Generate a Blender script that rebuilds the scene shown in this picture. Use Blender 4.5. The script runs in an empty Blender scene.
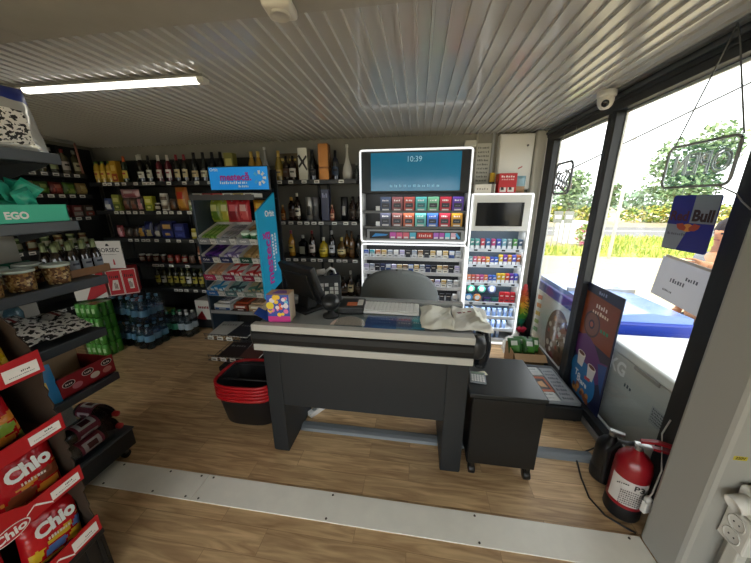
import bpy, bmesh, math, random
from mathutils import Matrix, Vector
random.seed(7)
S = bpy.context.scene
C = S.collection
PI = math.pi

# ------------------------------------------------------------------ camera
def cam_axes(yaw, pitch, roll):
    f = Vector((math.sin(yaw)*math.cos(pitch), math.cos(yaw)*math.cos(pitch), -math.sin(pitch)))
    r = Vector((math.cos(yaw), -math.sin(yaw), 0)); u = r.cross(f)
    c, s = math.cos(roll), math.sin(roll)
    return c*r + s*u, -s*r + c*u, f
r_, u_, f_ = cam_axes(-0.146399, 0.274402, -0.003678)
cd = bpy.data.cameras.new('camera'); cam = bpy.data.objects.new('camera', cd); C.objects.link(cam)
cd.sensor_width = 36; cd.lens = 284.437/751*36; cd.clip_start = 0.02; cd.clip_end = 500
cam.matrix_world = Matrix(((r_.x, u_.x, -f_.x, 0), (r_.y, u_.y, -f_.y, 0), (r_.z, u_.z, -f_.z, 1.6), (0, 0, 0, 1)))
S.camera = cam

# ------------------------------------------------------------------ world, sun, exposure
w = bpy.data.worlds.new('world'); S.world = w; w.use_nodes = True
nt = w.node_tree; nt.nodes.clear()
out = nt.nodes.new('ShaderNodeOutputWorld'); bg = nt.nodes.new('ShaderNodeBackground')
tc = nt.nodes.new('ShaderNodeTexCoord'); sep = nt.nodes.new('ShaderNodeSeparateXYZ'); rmp = nt.nodes.new('ShaderNodeValToRGB')
nt.links.new(tc.outputs['Generated'], sep.inputs[0]); nt.links.new(sep.outputs['Z'], rmp.inputs[0])
rmp.color_ramp.elements[0].position = 0.0; rmp.color_ramp.elements[0].color = (1.0, 1.0, 0.98, 1)
rmp.color_ramp.elements[1].position = 0.7; rmp.color_ramp.elements[1].color = (0.95, 0.97, 1.0, 1)
nt.links.new(rmp.outputs[0], bg.inputs[0]); bg.inputs[1].default_value = 2.0
nt.links.new(bg.outputs[0], out.inputs[0])
sd = bpy.data.lights.new('sun', 'SUN'); sd.energy = 2.4; sd.angle = 0.02; sd.color = (1, 0.93, 0.8)
sun = bpy.data.objects.new('sun', sd); C.objects.link(sun)
sun.rotation_euler = Vector((0.34, 0.46, -0.82)).to_track_quat('-Z', 'Y').to_euler()
vs = S.view_settings
vs.view_transform = 'Standard'; vs.look = 'None'; vs.gamma = 1; vs.use_curve_mapping = False; vs.exposure = 1.1
S.cycles.use_denoising = True
S.cycles.max_bounces = 10; S.cycles.transparent_max_bounces = 16

# ------------------------------------------------------------------ materials
def lin(h):
    h = h.lstrip('#'); v = [int(h[i:i+2], 16)/255 for i in (0, 2, 4)]
    return tuple(c/12.92 if c <= .04045 else ((c+.055)/1.055)**2.4 for c in v) + (1,)
_m = {}
def mt(h, r=.5, metal=0, em=0, coat=0, noise=0, scale=40, trans=0):
    k = (h, r, metal, em, coat, noise, scale, trans)
    if k in _m: return _m[k]
    m = bpy.data.materials.new('mat_' + h.lstrip('#')); m.use_nodes = True
    n = m.node_tree; b = n.nodes['Principled BSDF']
    b.inputs['Base Color'].default_value = lin(h); b.inputs['Roughness'].default_value = r
    b.inputs['Metallic'].default_value = metal; b.inputs['Coat Weight'].default_value = coat
    if trans: b.inputs['Transmission Weight'].default_value = trans
    if em:
        b.inputs['Emission Color'].default_value = lin(h); b.inputs['Emission Strength'].default_value = em
    if noise:
        t = n.nodes.new('ShaderNodeTexCoord'); x = n.nodes.new('ShaderNodeTexNoise'); x.inputs['Scale'].default_value = scale
        x.inputs['Detail'].default_value = 5
        mx = n.nodes.new('ShaderNodeMixRGB'); mx.blend_type = 'MULTIPLY'; mx.inputs[0].default_value = noise
        mx.inputs[1].default_value = lin(h)
        n.links.new(t.outputs['Object'], x.inputs['Vector']); n.links.new(x.outputs['Color'], mx.inputs[2])
        hs = n.nodes.new('ShaderNodeHueSaturation'); hs.inputs['Saturation'].default_value = 0; hs.inputs['Value'].default_value = 1.7
        n.links.remove(mx.inputs[2].links[0]); n.links.new(x.outputs['Color'], hs.inputs['Color']); n.links.new(hs.outputs[0], mx.inputs[2])
        n.links.new(mx.outputs[0], b.inputs['Base Color'])
        bp = n.nodes.new('ShaderNodeBump'); bp.inputs['Strength'].default_value = .08
        n.links.new(x.outputs['Fac'], bp.inputs['Height']); n.links.new(bp.outputs[0], b.inputs['Normal'])
    _m[k] = m; return m
def speckle(name, cols, scale, r=.4):
    m = bpy.data.materials.new(name); m.use_nodes = True; n = m.node_tree; b = n.nodes['Principled BSDF']
    t = n.nodes.new('ShaderNodeTexCoord'); v = n.nodes.new('ShaderNodeTexVoronoi'); v.inputs['Scale'].default_value = scale
    cr = n.nodes.new('ShaderNodeValToRGB'); cr.color_ramp.interpolation = 'CONSTANT'
    for i, c in enumerate(cols):
        e = cr.color_ramp.elements[i] if i < 2 else cr.color_ramp.elements.new(i/len(cols))
        e.position = i/len(cols); e.color = lin(c)
    sx = n.nodes.new('ShaderNodeSeparateColor')
    n.links.new(t.outputs['Object'], v.inputs['Vector']); n.links.new(v.outputs['Color'], sx.inputs[0]); n.links.new(sx.outputs[0], cr.inputs[0])
    n.links.new(cr.outputs[0], b.inputs['Base Color']); b.inputs['Roughness'].default_value = r
    return m
def leopard():
    m = bpy.data.materials.new('mat_leopard'); m.use_nodes = True; n = m.node_tree; b = n.nodes['Principled BSDF']
    t = n.nodes.new('ShaderNodeTexCoord'); v = n.nodes.new('ShaderNodeTexNoise'); v.inputs['Scale'].default_value = 52
    cr = n.nodes.new('ShaderNodeValToRGB'); cr.color_ramp.interpolation = 'CONSTANT'
    cr.color_ramp.elements[0].position = 0; cr.color_ramp.elements[0].color = lin('#1c1a18')
    cr.color_ramp.elements[1].position = .47; cr.color_ramp.elements[1].color = lin('#eeebe4')
    n.links.new(t.outputs['Object'], v.inputs['Vector']); n.links.new(v.outputs['Fac'], cr.inputs[0]); n.links.new(cr.outputs[0], b.inputs['Base Color'])
    b.inputs['Roughness'].default_value = .35
    return m
def wood():
    m = bpy.data.materials.new('mat_floor_planks'); m.use_nodes = True; n = m.node_tree; b = n.nodes['Principled BSDF']
    L = n.links.new; N = n.nodes.new
    t = N('ShaderNodeTexCoord')
    br = N('ShaderNodeTexBrick'); br.offset = .37; br.inputs['Scale'].default_value = 1
    br.inputs['Brick Width'].default_value = .7; br.inputs['Row Height'].default_value = .12; br.inputs['Mortar Size'].default_value = .0012
    br.inputs['Color1'].default_value = (0, 0, 0, 1); br.inputs['Color2'].default_value = (1, 1, 1, 1); br.inputs['Mortar'].default_value = (.5, .5, .5, 1)
    L(t.outputs['Object'], br.inputs['Vector'])
    mp = N('ShaderNodeMapping'); mp.inputs['Scale'].default_value = (2.2, 22, 1); L(t.outputs['Object'], mp.inputs['Vector'])
    ad = N('ShaderNodeVectorMath'); ad.operation = 'MULTIPLY_ADD'; ad.inputs[1].default_value = (7, 9, 3); L(br.outputs['Color'], ad.inputs[0]); L(mp.outputs[0], ad.inputs[2])
    no = N('ShaderNodeTexNoise'); no.inputs['Scale'].default_value = 1.4; no.inputs['Detail'].default_value = 8; no.inputs['Distortion'].default_value = 1.2; L(ad.outputs[0], no.inputs['Vector'])
    cr = N('ShaderNodeValToRGB'); e = cr.color_ramp.elements
    e[0].position = .3; e[0].color = lin('#a78560'); e[1].position = .72; e[1].color = lin('#e6c697'); L(no.outputs['Fac'], cr.inputs[0])
    mx = N('ShaderNodeMixRGB'); mx.blend_type = 'MULTIPLY'; mx.inputs[0].default_value = 1
    cr2 = N('ShaderNodeValToRGB'); cr2.color_ramp.elements[0].color = (.80, .78, .76, 1); cr2.color_ramp.elements[1].color = (1.05, 1.03, 1, 1); L(br.outputs['Color'], cr2.inputs[0])
    L(cr.outputs[0], mx.inputs[1]); L(cr2.outputs[0], mx.inputs[2])
    mo = N('ShaderNodeMixRGB'); mo.blend_type = 'MULTIPLY'; mo.inputs[2].default_value = (.55, .5, .45, 1); L(br.outputs['Fac'], mo.inputs[0]); L(mx.outputs[0], mo.inputs[1])
    L(mo.outputs[0], b.inputs['Base Color']); b.inputs['Roughness'].default_value = .42
    return m
def glassmat(name, tint=(.95, .97, .97), fac=1.0, rough=0.0):
    m = bpy.data.materials.new(name); m.use_nodes = True; n = m.node_tree; n.nodes.clear()
    o = n.nodes.new('ShaderNodeOutputMaterial'); tr = n.nodes.new('ShaderNodeBsdfTransparent'); tr.inputs[0].default_value = tint + (1,)
    g = n.nodes.new('ShaderNodeBsdfGlossy'); g.inputs['Roughness'].default_value = rough
    fr = n.nodes.new('ShaderNodeLayerWeight'); fr.inputs[0].default_value = .5
    pw = n.nodes.new('ShaderNodeMath'); pw.operation = 'POWER'; pw.inputs[1].default_value = 4.5; n.links.new(fr.outputs['Facing'], pw.inputs[0])
    mu = n.nodes.new('ShaderNodeMath'); mu.operation = 'MULTIPLY_ADD'; mu.inputs[1].default_value = .85; mu.inputs[2].default_value = .03*fac
    mx = n.nodes.new('ShaderNodeMixShader')
    n.links.new(pw.outputs[0], mu.inputs[0]); n.links.new(mu.outputs[0], mx.inputs[0]); n.links.new(tr.outputs[0], mx.inputs[1]); n.links.new(g.outputs[0], mx.inputs[2]); n.links.new(mx.outputs[0], o.inputs[0])
    return m
GLASS = glassmat('mat_window_glass', fac=.7)
FILM = glassmat('mat_clear_film', (.86, .9, .92), 1.6, .12)
BLUEPET = glassmat('mat_blue_pet', (.45, .64, .76), 1.8, .15)
GREENPET = glassmat('mat_green_pet', (.2, .5, .38), 1.8, .15)
CLEARPET = glassmat('mat_clear_pet', (.62, .68, .7), 1.8, .15)
ACRYL = glassmat('mat_acrylic', (.90, .93, .93), 1.5, .05)
LEOP = leopard()
NUTS = speckle('mat_mixed_nuts', ['#7a4a26', '#b98a4e', '#5b3318', '#e0bd84', '#8a5a30', '#c9995a'], 95)
WOOD = wood()

# ------------------------------------------------------------------ mesh helper
class MB:
    def __init__(s): s.bm = bmesh.new(); s.ms = []
    def mi(s, m):
        if m not in s.ms: s.ms.append(m)
        return s.ms.index(m)
    def _add(s, verts, faces, m, M=None, smooth=False):
        i = s.mi(m); vs_ = [s.bm.verts.new(M @ Vector(v) if M else v) for v in verts]
        fs = []
        for f in faces:
            try:
                fc = s.bm.faces.new([vs_[j] for j in f]); fc.material_index = i; fc.smooth = smooth; fs.append(fc)
            except ValueError: pass
        return vs_, fs
    def box(s, x0, x1, y0, y1, z0, z1, m, bev=0, M=None, seg=2):
        if x0 > x1: x0, x1 = x1, x0
        if y0 > y1: y0, y1 = y1, y0
        if z0 > z1: z0, z1 = z1, z0
        v = [(x, y, z) for x in (x0, x1) for y in (y0, y1) for z in (z0, z1)]
        f = [(0, 1, 3, 2), (4, 6, 7, 5), (0, 4, 5, 1), (2, 3, 7, 6), (0, 2, 6, 4), (1, 5, 7, 3)]
        vv, ff = s._add(v, f, m, M)
        if bev:
            es = {e for q in ff for e in q.edges}
            g = bmesh.ops.bevel(s.bm, geom=list(es), offset=bev, segments=seg, affect='EDGES', profile=.5)
            for q in g['faces']: q.material_index = s.mi(m); q.smooth = seg > 2
        return s
    def quad(s, a, b, c, d, m, M=None): s._add([a, b, c, d], [(0, 1, 2, 3)], m, M); return s
    def prism(s, poly, t0, t1, m, axis='y', M=None, smooth=False):
        def P(p, t): return (p[0], t, p[1]) if axis == 'y' else (t, p[0], p[1]) if axis == 'x' else (p[0], p[1], t)
        n = len(poly); v = [P(p, t0) for p in poly] + [P(p, t1) for p in poly]
        f = [tuple(range(n)), tuple(range(2*n-1, n-1, -1))]
        i = s.mi(m); vs_, fs = s._add(v, f, m, M)
        for k in range(n):
            try:
                fc = s.bm.faces.new([vs_[k], vs_[k+n], vs_[(k+1) % n+n], vs_[(k+1) % n]]); fc.material_index = i; fc.smooth = smooth
            except ValueError: pass
        return s
    def lathe(s, prof, m, seg=16, M=None, a0=0, a1=2*PI, smooth=True, ph=0):
        full = abs(a1-a0-2*PI) < 1e-6; n = seg if full else seg+1
        v = []; f = []
        for r, z in prof:
            for k in range(n):
                a = ph+a0+(a1-a0)*k/seg; v.append((r*math.cos(a), r*math.sin(a), z))
        for j in range(len(prof)-1):
            for k in range(seg):
                k2 = (k+1) % n if full else k+1
                f.append((j*n+k, j*n+k2, (j+1)*n+k2, (j+1)*n+k))
        s._add(v, f, m, M, smooth); return s
    def cyl(s, r, z0, z1, m, seg=16, M=None): return s.lathe([(0.0001, z0), (r, z0), (r, z1), (0.0001, z1)], m, seg, M, smooth=False)
    def tube(s, pts, r, m, seg=8, M=None):
        pts = [Vector(p) for p in pts]; rings = []; v = []; f = []
        for i, p in enumerate(pts):
            d = (pts[min(i+1, len(pts)-1)] - pts[max(i-1, 0)]).normalized()
            a = d.cross(Vector((0, 0, 1)) if abs(d.z) < .9 else Vector((1, 0, 0))).normalized(); b = d.cross(a)
            for k in range(seg):
                t = 2*PI*k/seg; v.append(p + r*(math.cos(t)*a + math.sin(t)*b))
        for i in range(len(pts)-1):
            for k in range(seg):
                f.append((i*seg+k, i*seg+(k+1) % seg, (i+1)*seg+(k+1) % seg, (i+1)*seg+k))
        f.append(tuple(range(seg-1, -1, -1))); f.append(tuple((len(pts)-1)*seg+k for k in range(seg)))
        s._add([tuple(q) for q in v], f, m, M, True); return s
    def pouch(s, w_, h_, d_, mf, M=None, nu=8, nv=10, wr=.006, seed=0):
        # a sealed pillow bag: front faces -y, base at z=0
        rnd = random.Random(seed)
        for side in (-1, 1):
            v = []; 
            for j in range(nv+1):
                for i in range(nu+1):
                    u = i/nu*2-1; q = j/nv*2-1
                    t = (1-u**4)**.5*(1-abs(q)**3)**.7 if abs(q) < 1 and abs(u) < 1 else 0
                    y = side*(d_/2*t + (rnd.uniform(-wr, wr) if t else 0) + .0006)
                    v.append((u*w_/2*(1-.06*t), y, (q+1)/2*h_))
            i0 = None
            vs_ = [s.bm.verts.new(M @ Vector(p) if M else p) for p in v]
            for j in range(nv):
                for i in range(nu):
                    ids = [j*(nu+1)+i, j*(nu+1)+i+1, (j+1)*(nu+1)+i+1, (j+1)*(nu+1)+i]
                    if side > 0: ids.reverse()
                    fc = s.bm.faces.new([vs_[k] for k in ids]); fc.smooth = True
                    fc.material_index = s.mi(mf((i+.5)/nu, (j+.5)/nv, side) if callable(mf) else mf)
        return s
    def text(s, st, size, m, M, sx=1, bold=0, align='CENTER', outline=0):
        me = text_mesh(st, size, bold, align, outline); i = s.mi(m); vs_ = [s.bm.verts.new(M @ Vector((v.co.x*sx, v.co.y, v.co.z))) for v in me.vertices]
        for p in me.polygons:
            try: fc = s.bm.faces.new([vs_[k] for k in p.vertices]); fc.material_index = i
            except ValueError: pass
        return s
    def scrib(s, w_, h_, n, m, M, seed=0):
        # small unreadable print: a row of short irregular strokes
        rnd = random.Random(seed); x = -w_/2; st = w_/n
        for k in range(n):
            a = rnd.uniform(.45, .8)*st; hh = h_*rnd.uniform(.6, 1)
            s.quad((x, 0, 0), (x+a, 0, 0), (x+a, hh, 0), (x, hh, 0), m, M)
            x += st
        return s
    def mesh(s, name):
        me = bpy.data.meshes.new(name); 
        s.bm.normal_update(); s.bm.to_mesh(me); s.bm.free()
        for m in s.ms: me.materials.append(m)
        return me
    def build(s, name, parent=None, loc=None, label=None):
        o = bpy.data.objects.new(name, s.mesh(name)); C.objects.link(o)
        if parent: o.parent = parent
        if loc: o.location = loc
        if label: o['label'] = label
        return o
_t = {}
def text_mesh(st, size, bold=0, align='CENTER', outline=0):
    k = (st, size, bold, align, outline)
    if k in _t: return _t[k]
    cu = bpy.data.curves.new('txt', 'FONT'); cu.body = st; cu.size = size; cu.align_x = align; cu.align_y = 'CENTER'; cu.offset = bold; cu.resolution_u = 3
    if outline: cu.fill_mode = 'NONE'; cu.bevel_depth = outline; cu.bevel_resolution = 1
    ob = bpy.data.objects.new('txt', cu); C.objects.link(ob)
    dg = bpy.context.evaluated_depsgraph_get(); me = bpy.data.meshes.new_from_object(ob.evaluated_get(dg))
    bpy.data.objects.remove(ob); _t[k] = me; return me
# frames for flat print: local x -> reading direction, local y -> up, local z -> outward
def face_my(x, y, z, tilt=0): return Matrix.Translation((x, y, z)) @ Matrix.Rotation(PI/2-tilt, 4, 'X')              # faces -y
def face_px(x, y, z, tilt=0): return Matrix.Translation((x, y, z)) @ Matrix.Rotation(PI/2, 4, 'Z') @ Matrix.Rotation(PI/2-tilt, 4, 'X')   # faces +x
def face_mx(x, y, z, tilt=0): return Matrix.Translation((x, y, z)) @ Matrix.Rotation(-PI/2, 4, 'Z') @ Matrix.Rotation(PI/2-tilt, 4, 'X')  # faces -x
def up(x, y, z, rz=0): return Matrix.Translation((x, y, z)) @ Matrix.Rotation(rz, 4, 'Z')

# ------------------------------------------------------------------ things
_labels = {}
def tag(o, label, cat, group=None, kind=None):
    o['label'] = label; o['category'] = cat
    if group: o['group'] = group
    if kind: o['kind'] = kind
    _labels.setdefault(label, []).append(o.name); return o
def thing(name, label, cat, loc=(0, 0, 0), rz=0, group=None, rot=None):
    o = bpy.data.objects.new(name, None); C.objects.link(o); o.location = loc; o.empty_display_size = .05
    o.rotation_euler = rot if rot else (0, 0, rz)
    return tag(o, label, cat, group)
def struct(name, mb, parent=None, label=None):
    o = mb.build(name, parent)
    if not parent: o['kind'] = 'structure'
    if label: o['label'] = label
    return o
def sempty(name, label=None):
    o = bpy.data.objects.new(name, None); C.objects.link(o); o['kind'] = 'structure'
    if label: o['label'] = label
    return o
def put(parts, name, label, cat, loc, rz=0, group=None, rot=None):
    # parts: [(part name, mesh)]; one mesh -> the thing itself, more -> an Empty with parts
    if len(parts) == 1:
        o = bpy.data.objects.new(name, parts[0][1]); C.objects.link(o); o.location = loc; o.rotation_euler = rot if rot else (0, 0, rz)
        return tag(o, label, cat, group)
    t = thing(name, label, cat, loc, rz, group, rot)
    for pn, me in parts:
        c = bpy.data.objects.new(pn, me); C.objects.link(c); c.parent = t
    return t
ORD = 'first second third fourth fifth sixth seventh eighth ninth tenth eleventh twelfth thirteenth fourteenth fifteenth sixteenth seventeenth eighteenth nineteenth twentieth'.split() + ['twenty-%s' % x for x in 'first second third fourth fifth sixth seventh eighth'.split()]

# ------------------------------------------------------------------ product meshes (front faces -y, base at z=0)
_pc = {}
def cached(fn):
    def g(*a):
        k = (fn.__name__,) + a
        if k not in _pc: _pc[k] = fn(*a)
        return _pc[k]
    return g
PROF = {
 'wine': ([(.0001, 0), (.036, 0), (.037, .008), (.037, .185), (.031, .212), (.016, .232), (.0135, .245), (.0135, .30), (.0001, .30)], .037, (.05, .14), (.24, .302), .0142),
 'champagne': ([(.0001, 0), (.042, 0), (.043, .01), (.043, .16), (.036, .2), (.02, .25), (.0155, .27), (.0165, .315), (.0001, .315)], .043, (.05, .12), (.24, .318), .0195),
 'spirit': ([(.0001, 0), (.038, 0), (.04, .008), (.04, .165), (.034, .188), (.0155, .2), (.0145, .245), (.0001, .245)], .04, (.04, .13), (.222, .262), .0165),
 'flask': ([(.0001, 0), (.048, 0), (.055, .02), (.055, .10), (.042, .15), (.016, .175), (.015, .21), (.0001, .21)], .055, (.04, .095), (.19, .228), .017),
 'tall': ([(.0001, 0), (.037, 0), (.038, .01), (.038, .18), (.028, .215), (.014, .235), (.013, .30), (.0001, .30)], .038, (.05, .14), (.265, .305), .0148),
 'oil': ([(.0001, 0), (.036, 0), (.037, .01), (.034, .09), (.037, .16), (.03, .2), (.014, .225), (.014, .235), (.0001, .235)], .037, (.05, .14), (.226, .25), .016),
 'vase': ([(.0001, 0), (.036, 0), (.05, .02), (.056, .07), (.05, .13), (.03, .18), (.017, .23), (.013, .29), (.014, .355), (.0001, .355)], .056, (.05, .06), (.33, .36), .0155),
 'small': ([(.0001, 0), (.026, 0), (.027, .006), (.027, .1), (.012, .13), (.011, .165), (.0001, .165)], .027, (.03, .08), (.15, .175), .0125),
 'beer': ([(.0001, 0), (.029, 0), (.03, .006), (.03, .12), (.022, .15), (.013, .175), (.0125, .215), (.0001, .215)], .03, (.04, .1), (.16, .222), .0165),
}
@cached
def bottle(kind, glass, label, cap, lc='#000000'):
    prof, r, (l0, l1), (c0, c1), cr_ = PROF[kind]
    g = glass if not isinstance(glass, str) else mt(glass, .08, 0, 0, .5)
    b = MB().lathe(prof, g, 14)
    res = [('glass_body', b.mesh('glass_body'))]
    if label:
        l = MB().lathe([(r+.0008, l0), (r+.0008, l1)], mt(label, .6), 10, None, -PI/2-1.15, -PI/2+1.15)
        l.lathe([(r+.0012, l0+(l1-l0)*.5), (r+.0012, l0+(l1-l0)*.72)], mt(lc, .6), 6, None, -PI/2-.6, -PI/2+.6)
        res.append(('paper_label', l.mesh('paper_label')))
    if cap:
        c = MB()
        if kind in ('champagne', 'wine', 'beer'):
            c.lathe([(PROF[kind][4] if kind != 'wine' else .016, c0), (.0148 if kind != 'champagne' else .018, c0+(c1-c0)*.5), (.0148 if kind != 'champagne' else .018, c1), (.0001, c1)], mt(cap, .3, .3), 12)
            res.append(('neck_foil', c.mesh('neck_foil')))
        else:
            c.lathe([(cr_, c0), (cr_, c1), (.0001, c1)], mt(cap, .35, .1), 12); res.append(('cap', c.mesh('cap')))
    return res
@cached
def square_bottle(glass, label, cap):
    b = MB().lathe([(.0001, 0), (.056, 0), (.058, .01), (.058, .15), (.05, .17), (.022, .19), (.02, .225), (.0001, .225)], mt(glass, .08, 0, 0, .5), 4, None, smooth=False, ph=PI/4)
    l = MB().quad((-.032, -.0422, .03), (.032, -.0422, .03), (.032, -.0422, .12), (-.032, -.0422, .12), mt(label, .6))
    c = MB().lathe([(.018, .215), (.018, .25), (.0001, .25)], mt(cap, .3, .4), 12)
    return [('glass_body', b.mesh('glass_body')), ('paper_label', l.mesh('paper_label')), ('cap', c.mesh('cap'))]
@cached
def jar(body, lid, label, r, h):
    b = MB().lathe([(.0001, 0), (r*.95, 0), (r, .006), (r, h*.8), (r*.86, h*.88), (.0001, h*.88)], mt(body, .2), 14)
    res = [('jar_body', b.mesh('jar_body'))]
    res.append(('lid', MB().lathe([(r*.92, h*.85), (r*.92, h), (.0001, h)], mt(lid, .4), 14).mesh('lid')))
    if label: res.append(('paper_label', MB().lathe([(r+.0008, h*.2), (r+.0008, h*.62)], mt(label, .6), 10, None, -PI/2-1.2, -PI/2+1.2).mesh('paper_label')))
    return res
@cached
def can(body, band, r=.033, h=.115):
    b = MB().lathe([(.0001, 0), (r*.85, 0), (r, .008), (r, h*.35)], mt(body, .3, .3), 14)
    b.lathe([(r, h*.35), (r, h*.68)], mt(band, .35, .1), 14)
    b.lathe([(r, h*.68), (r, h-.012), (r*.82, h-.002), (r*.78, h-.004), (.0001, h-.004)], mt(body, .3, .3), 14)
    return [('can', b.mesh('can'))]
@cached
def carton(w_, d_, h_, base, band, mark=None, gloss=.4):
    b = MB().box(-w_/2, w_/2, -d_/2, d_/2, 0, h_, mt(base, gloss), min(w_, d_, h_)*.03, None, 1)
    e = -d_/2-.0006
    if band: b.quad((-w_*.46, e, h_*.08), (w_*.46, e, h_*.08), (w_*.46, e, h_*.42), (-w_*.46, e, h_*.42), mt(band, gloss))
    if mark:
        b.quad((-w_*.34, e-.0004, h_*.55), (w_*.34, e-.0004, h_*.55), (w_*.34, e-.0004, h_*.8), (-w_*.34, e-.0004, h_*.8), mt(mark, gloss))
        b.quad((-w_*.2, e-.0006, h_*.16), (w_*.25, e-.0006, h_*.16), (w_*.2, e-.0006, h_*.3), (-w_*.22, e-.0006, h_*.3), mt(mark, gloss))
    return [('carton', b.mesh('carton'))]
@cached
def bag(w_, h_, d_, c1, c2, c3, seed=1):
    rnd = random.Random(seed)
    def f(u, v, s):
        if v < .09 or v > .91: return mt(c1, .3)
        q = (u-.5)**2/.10 + (v-.62)**2/.03
        if q < 1: return mt(c3, .35)
        if v < .48 and (u+rnd.uniform(-.15, .15)) > .25 and u < .85: return mt(c2, .35)
        return mt(c1, .3)
    return [('bag', MB().pouch(w_, h_, d_, f, None, 8, 10, d_*.05, seed).mesh('bag'))]
@cached
def cig_pack(top, low, w_=.054, h_=.086, d_=.022):
    b = MB().box(-w_/2, w_/2, -d_/2, d_/2, 0, h_, mt(low, .35), .0015, None, 1); e = -d_/2-.0005
    b.quad((-w_/2+.001, e, h_*.5), (w_/2-.001, e, h_*.5), (w_/2-.001, e, h_-.001), (-w_/2+.001, e, h_-.001), mt(top, .35))
    b.quad((-w_*.3, e-.0004, h_*.2), (w_*.3, e-.0004, h_*.2), (w_*.3, e-.0004, h_*.3), (-w_*.3, e-.0004, h_*.3), mt('#2b2f3a', .4))
    b.quad((-w_*.38, e-.0004, h_*.62), (w_*.3, e-.0004, h_*.62), (w_*.34, e-.0004, h_*.7), (-w_*.38, e-.0004, h_*.7), mt('#d8d2c8', .4))
    return [('pack', b.mesh('pack'))]
# ================================================================== SETTING
WALL = mt('#a5a49c', .55, noise=.25, scale=6)
SOFF = mt('#a8a6a0', .5, noise=.2, scale=5)
PVC = mt('#c3c3c0', .22, coat=.4)
ANTH = mt('#1b1f23', .5)
GASK = mt('#dcdcd8', .5)
ALU = mt('#9a9c9c', .35, .6)
fl = struct('floor', MB().box(-4.4, 1.36, -1.95, 3.6, -.2, 0, WOOD))
b = MB()
prof = [(-4.3, 2.34)]; x = -4.3
prof = []
k = 0
while x < 1.30:
    prof += [(x, 2.30), (x+.052, 2.30), (x+.0545, 2.287), (x+.0655, 2.287), (x+.068, 2.30)]; x += .070
v = [(p[0], y, p[1]) for y in (1.19, 3.55) for p in prof]; n = len(prof)
b._add(v, [(i, i+n, i+n+1, i+1) for i in range(n-1)], PVC)
struct('ceiling', b)
struct('ceiling', MB().box(-4.4, -1.62, -1.95, 1.19, 2.25, 2.34, SOFF).box(-1.617, 1.36, -1.95, 1.19, 2.25, 2.34, SOFF))
struct('roof', MB().box(-4.5, 1.7, -2.0, 3.7, 2.345, 2.5, mt('#8a8a86')))  # unseen slab over the ceiling, made thick so no light leaks in
struct('wall_back', MB().box(-4.4, 1.36, 3.5, 3.6, 0, 2.34, mt('#85837a', .55, noise=.25, scale=6)).box(.76, .785, 3.485, 3.5, 1.9, 2.3, ALU))
struct('wall_left', MB().box(-4.4, -4.3, -1.95, 3.5, 0, 2.34, mt('#85837a', .55, noise=.25, scale=6)))
struct('wall_right', MB().box(1.25, 1.36, -1.95, 1.2, 0, 2.25, WALL))
struct('column_right', MB().box(1.135, 1.26, 1.0, 1.19, 0, 2.25, mt('#a5a49d', .5), .018))
struct('column_corner', MB().box(1.17, 1.29, 3.40, 3.5, 0, 2.3, mt('#bdbbb0', .5), .03, None, 4))
b = MB().box(-4.4, -4.0, -2.0, -1.9, 0, 2.34, WALL).box(1.1, 1.36, -2.0, -1.9, 0, 2.34, WALL).box(-4.0, 1.1, -2.0, -1.9, 2.2, 2.34, WALL).box(-4.0, 1.1, -2.0, -1.9, 0, .1, WALL)
struct('wall_front', b)  # opening sized for the added window's light
w3 = sempty('window_3')  # unseen window added behind the camera to light the counter front
f = MB().box(-4.0, 1.1, -1.98, -1.92, .1, .15, ANTH).box(-4.0, 1.1, -1.98, -1.92, 2.15, 2.2, ANTH)
for xx in (-4.0, -2.75, -1.5, -.25, 1.05): f.box(xx, xx+.05, -1.98, -1.92, .1, 2.2, ANTH)
struct('frame', f, w3)
struct('pane', MB().box(-3.95, 1.05, -1.953, -1.947, .15, 2.15, GLASS), w3)
# window wall on the right
def window(n, y0, y1, w0=.05, w1=.05):
    wd = sempty('window_%d' % n)
    f = MB().box(1.275, 1.35, y0, y0+w0, .1, 2.17, ANTH, .003).box(1.275, 1.35, y1-w1, y1, .1, 2.17, ANTH, .003).box(1.275, 1.35, y0, y1, .045, .1, ANTH, .003).box(1.275, 1.35, y0, y1, 2.17, 2.215, ANTH, .003)
    struct('frame', f, wd)
    struct('pane', MB().box(1.325, 1.331, y0+w0, y1-w1, .1, 2.17, GLASS), wd)
    g = MB()
    for a in (y0+w0, y1-w1-.008): g.box(1.332, 1.345, a, a+.008, .1, 2.17, GASK)
    g.box(1.332, 1.345, y0+w0, y1-w1, .1, .108, GASK).box(1.332, 1.345, y0+w0, y1-w1, 2.155, 2.17, GASK)
    struct('gasket', g, wd)
window(1, 2.36, 3.40, .05, .16)
window(2, 1.30, 2.36, .11, .04)
struct('trim_1', MB().box(1.27, 1.36, 1.19, 3.5, 2.215, 2.31, ANTH).box(1.255, 1.275, 1.19, 3.42, 2.24, 2.262, mt('#3a4045', .35)).box(1.24, 1.275, 1.19, 3.42, 2.28, 2.30, mt('#7d8080', .4)), label='dark metal header above the shop windows')
struct('baseboard_right', MB().box(1.265, 1.36, 1.19, 3.42, 0, .045, ALU, .004))
struct('trim_2', MB().box(1.29, 1.36, 1.18, 1.31, 0, 2.3, ANTH))
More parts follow.
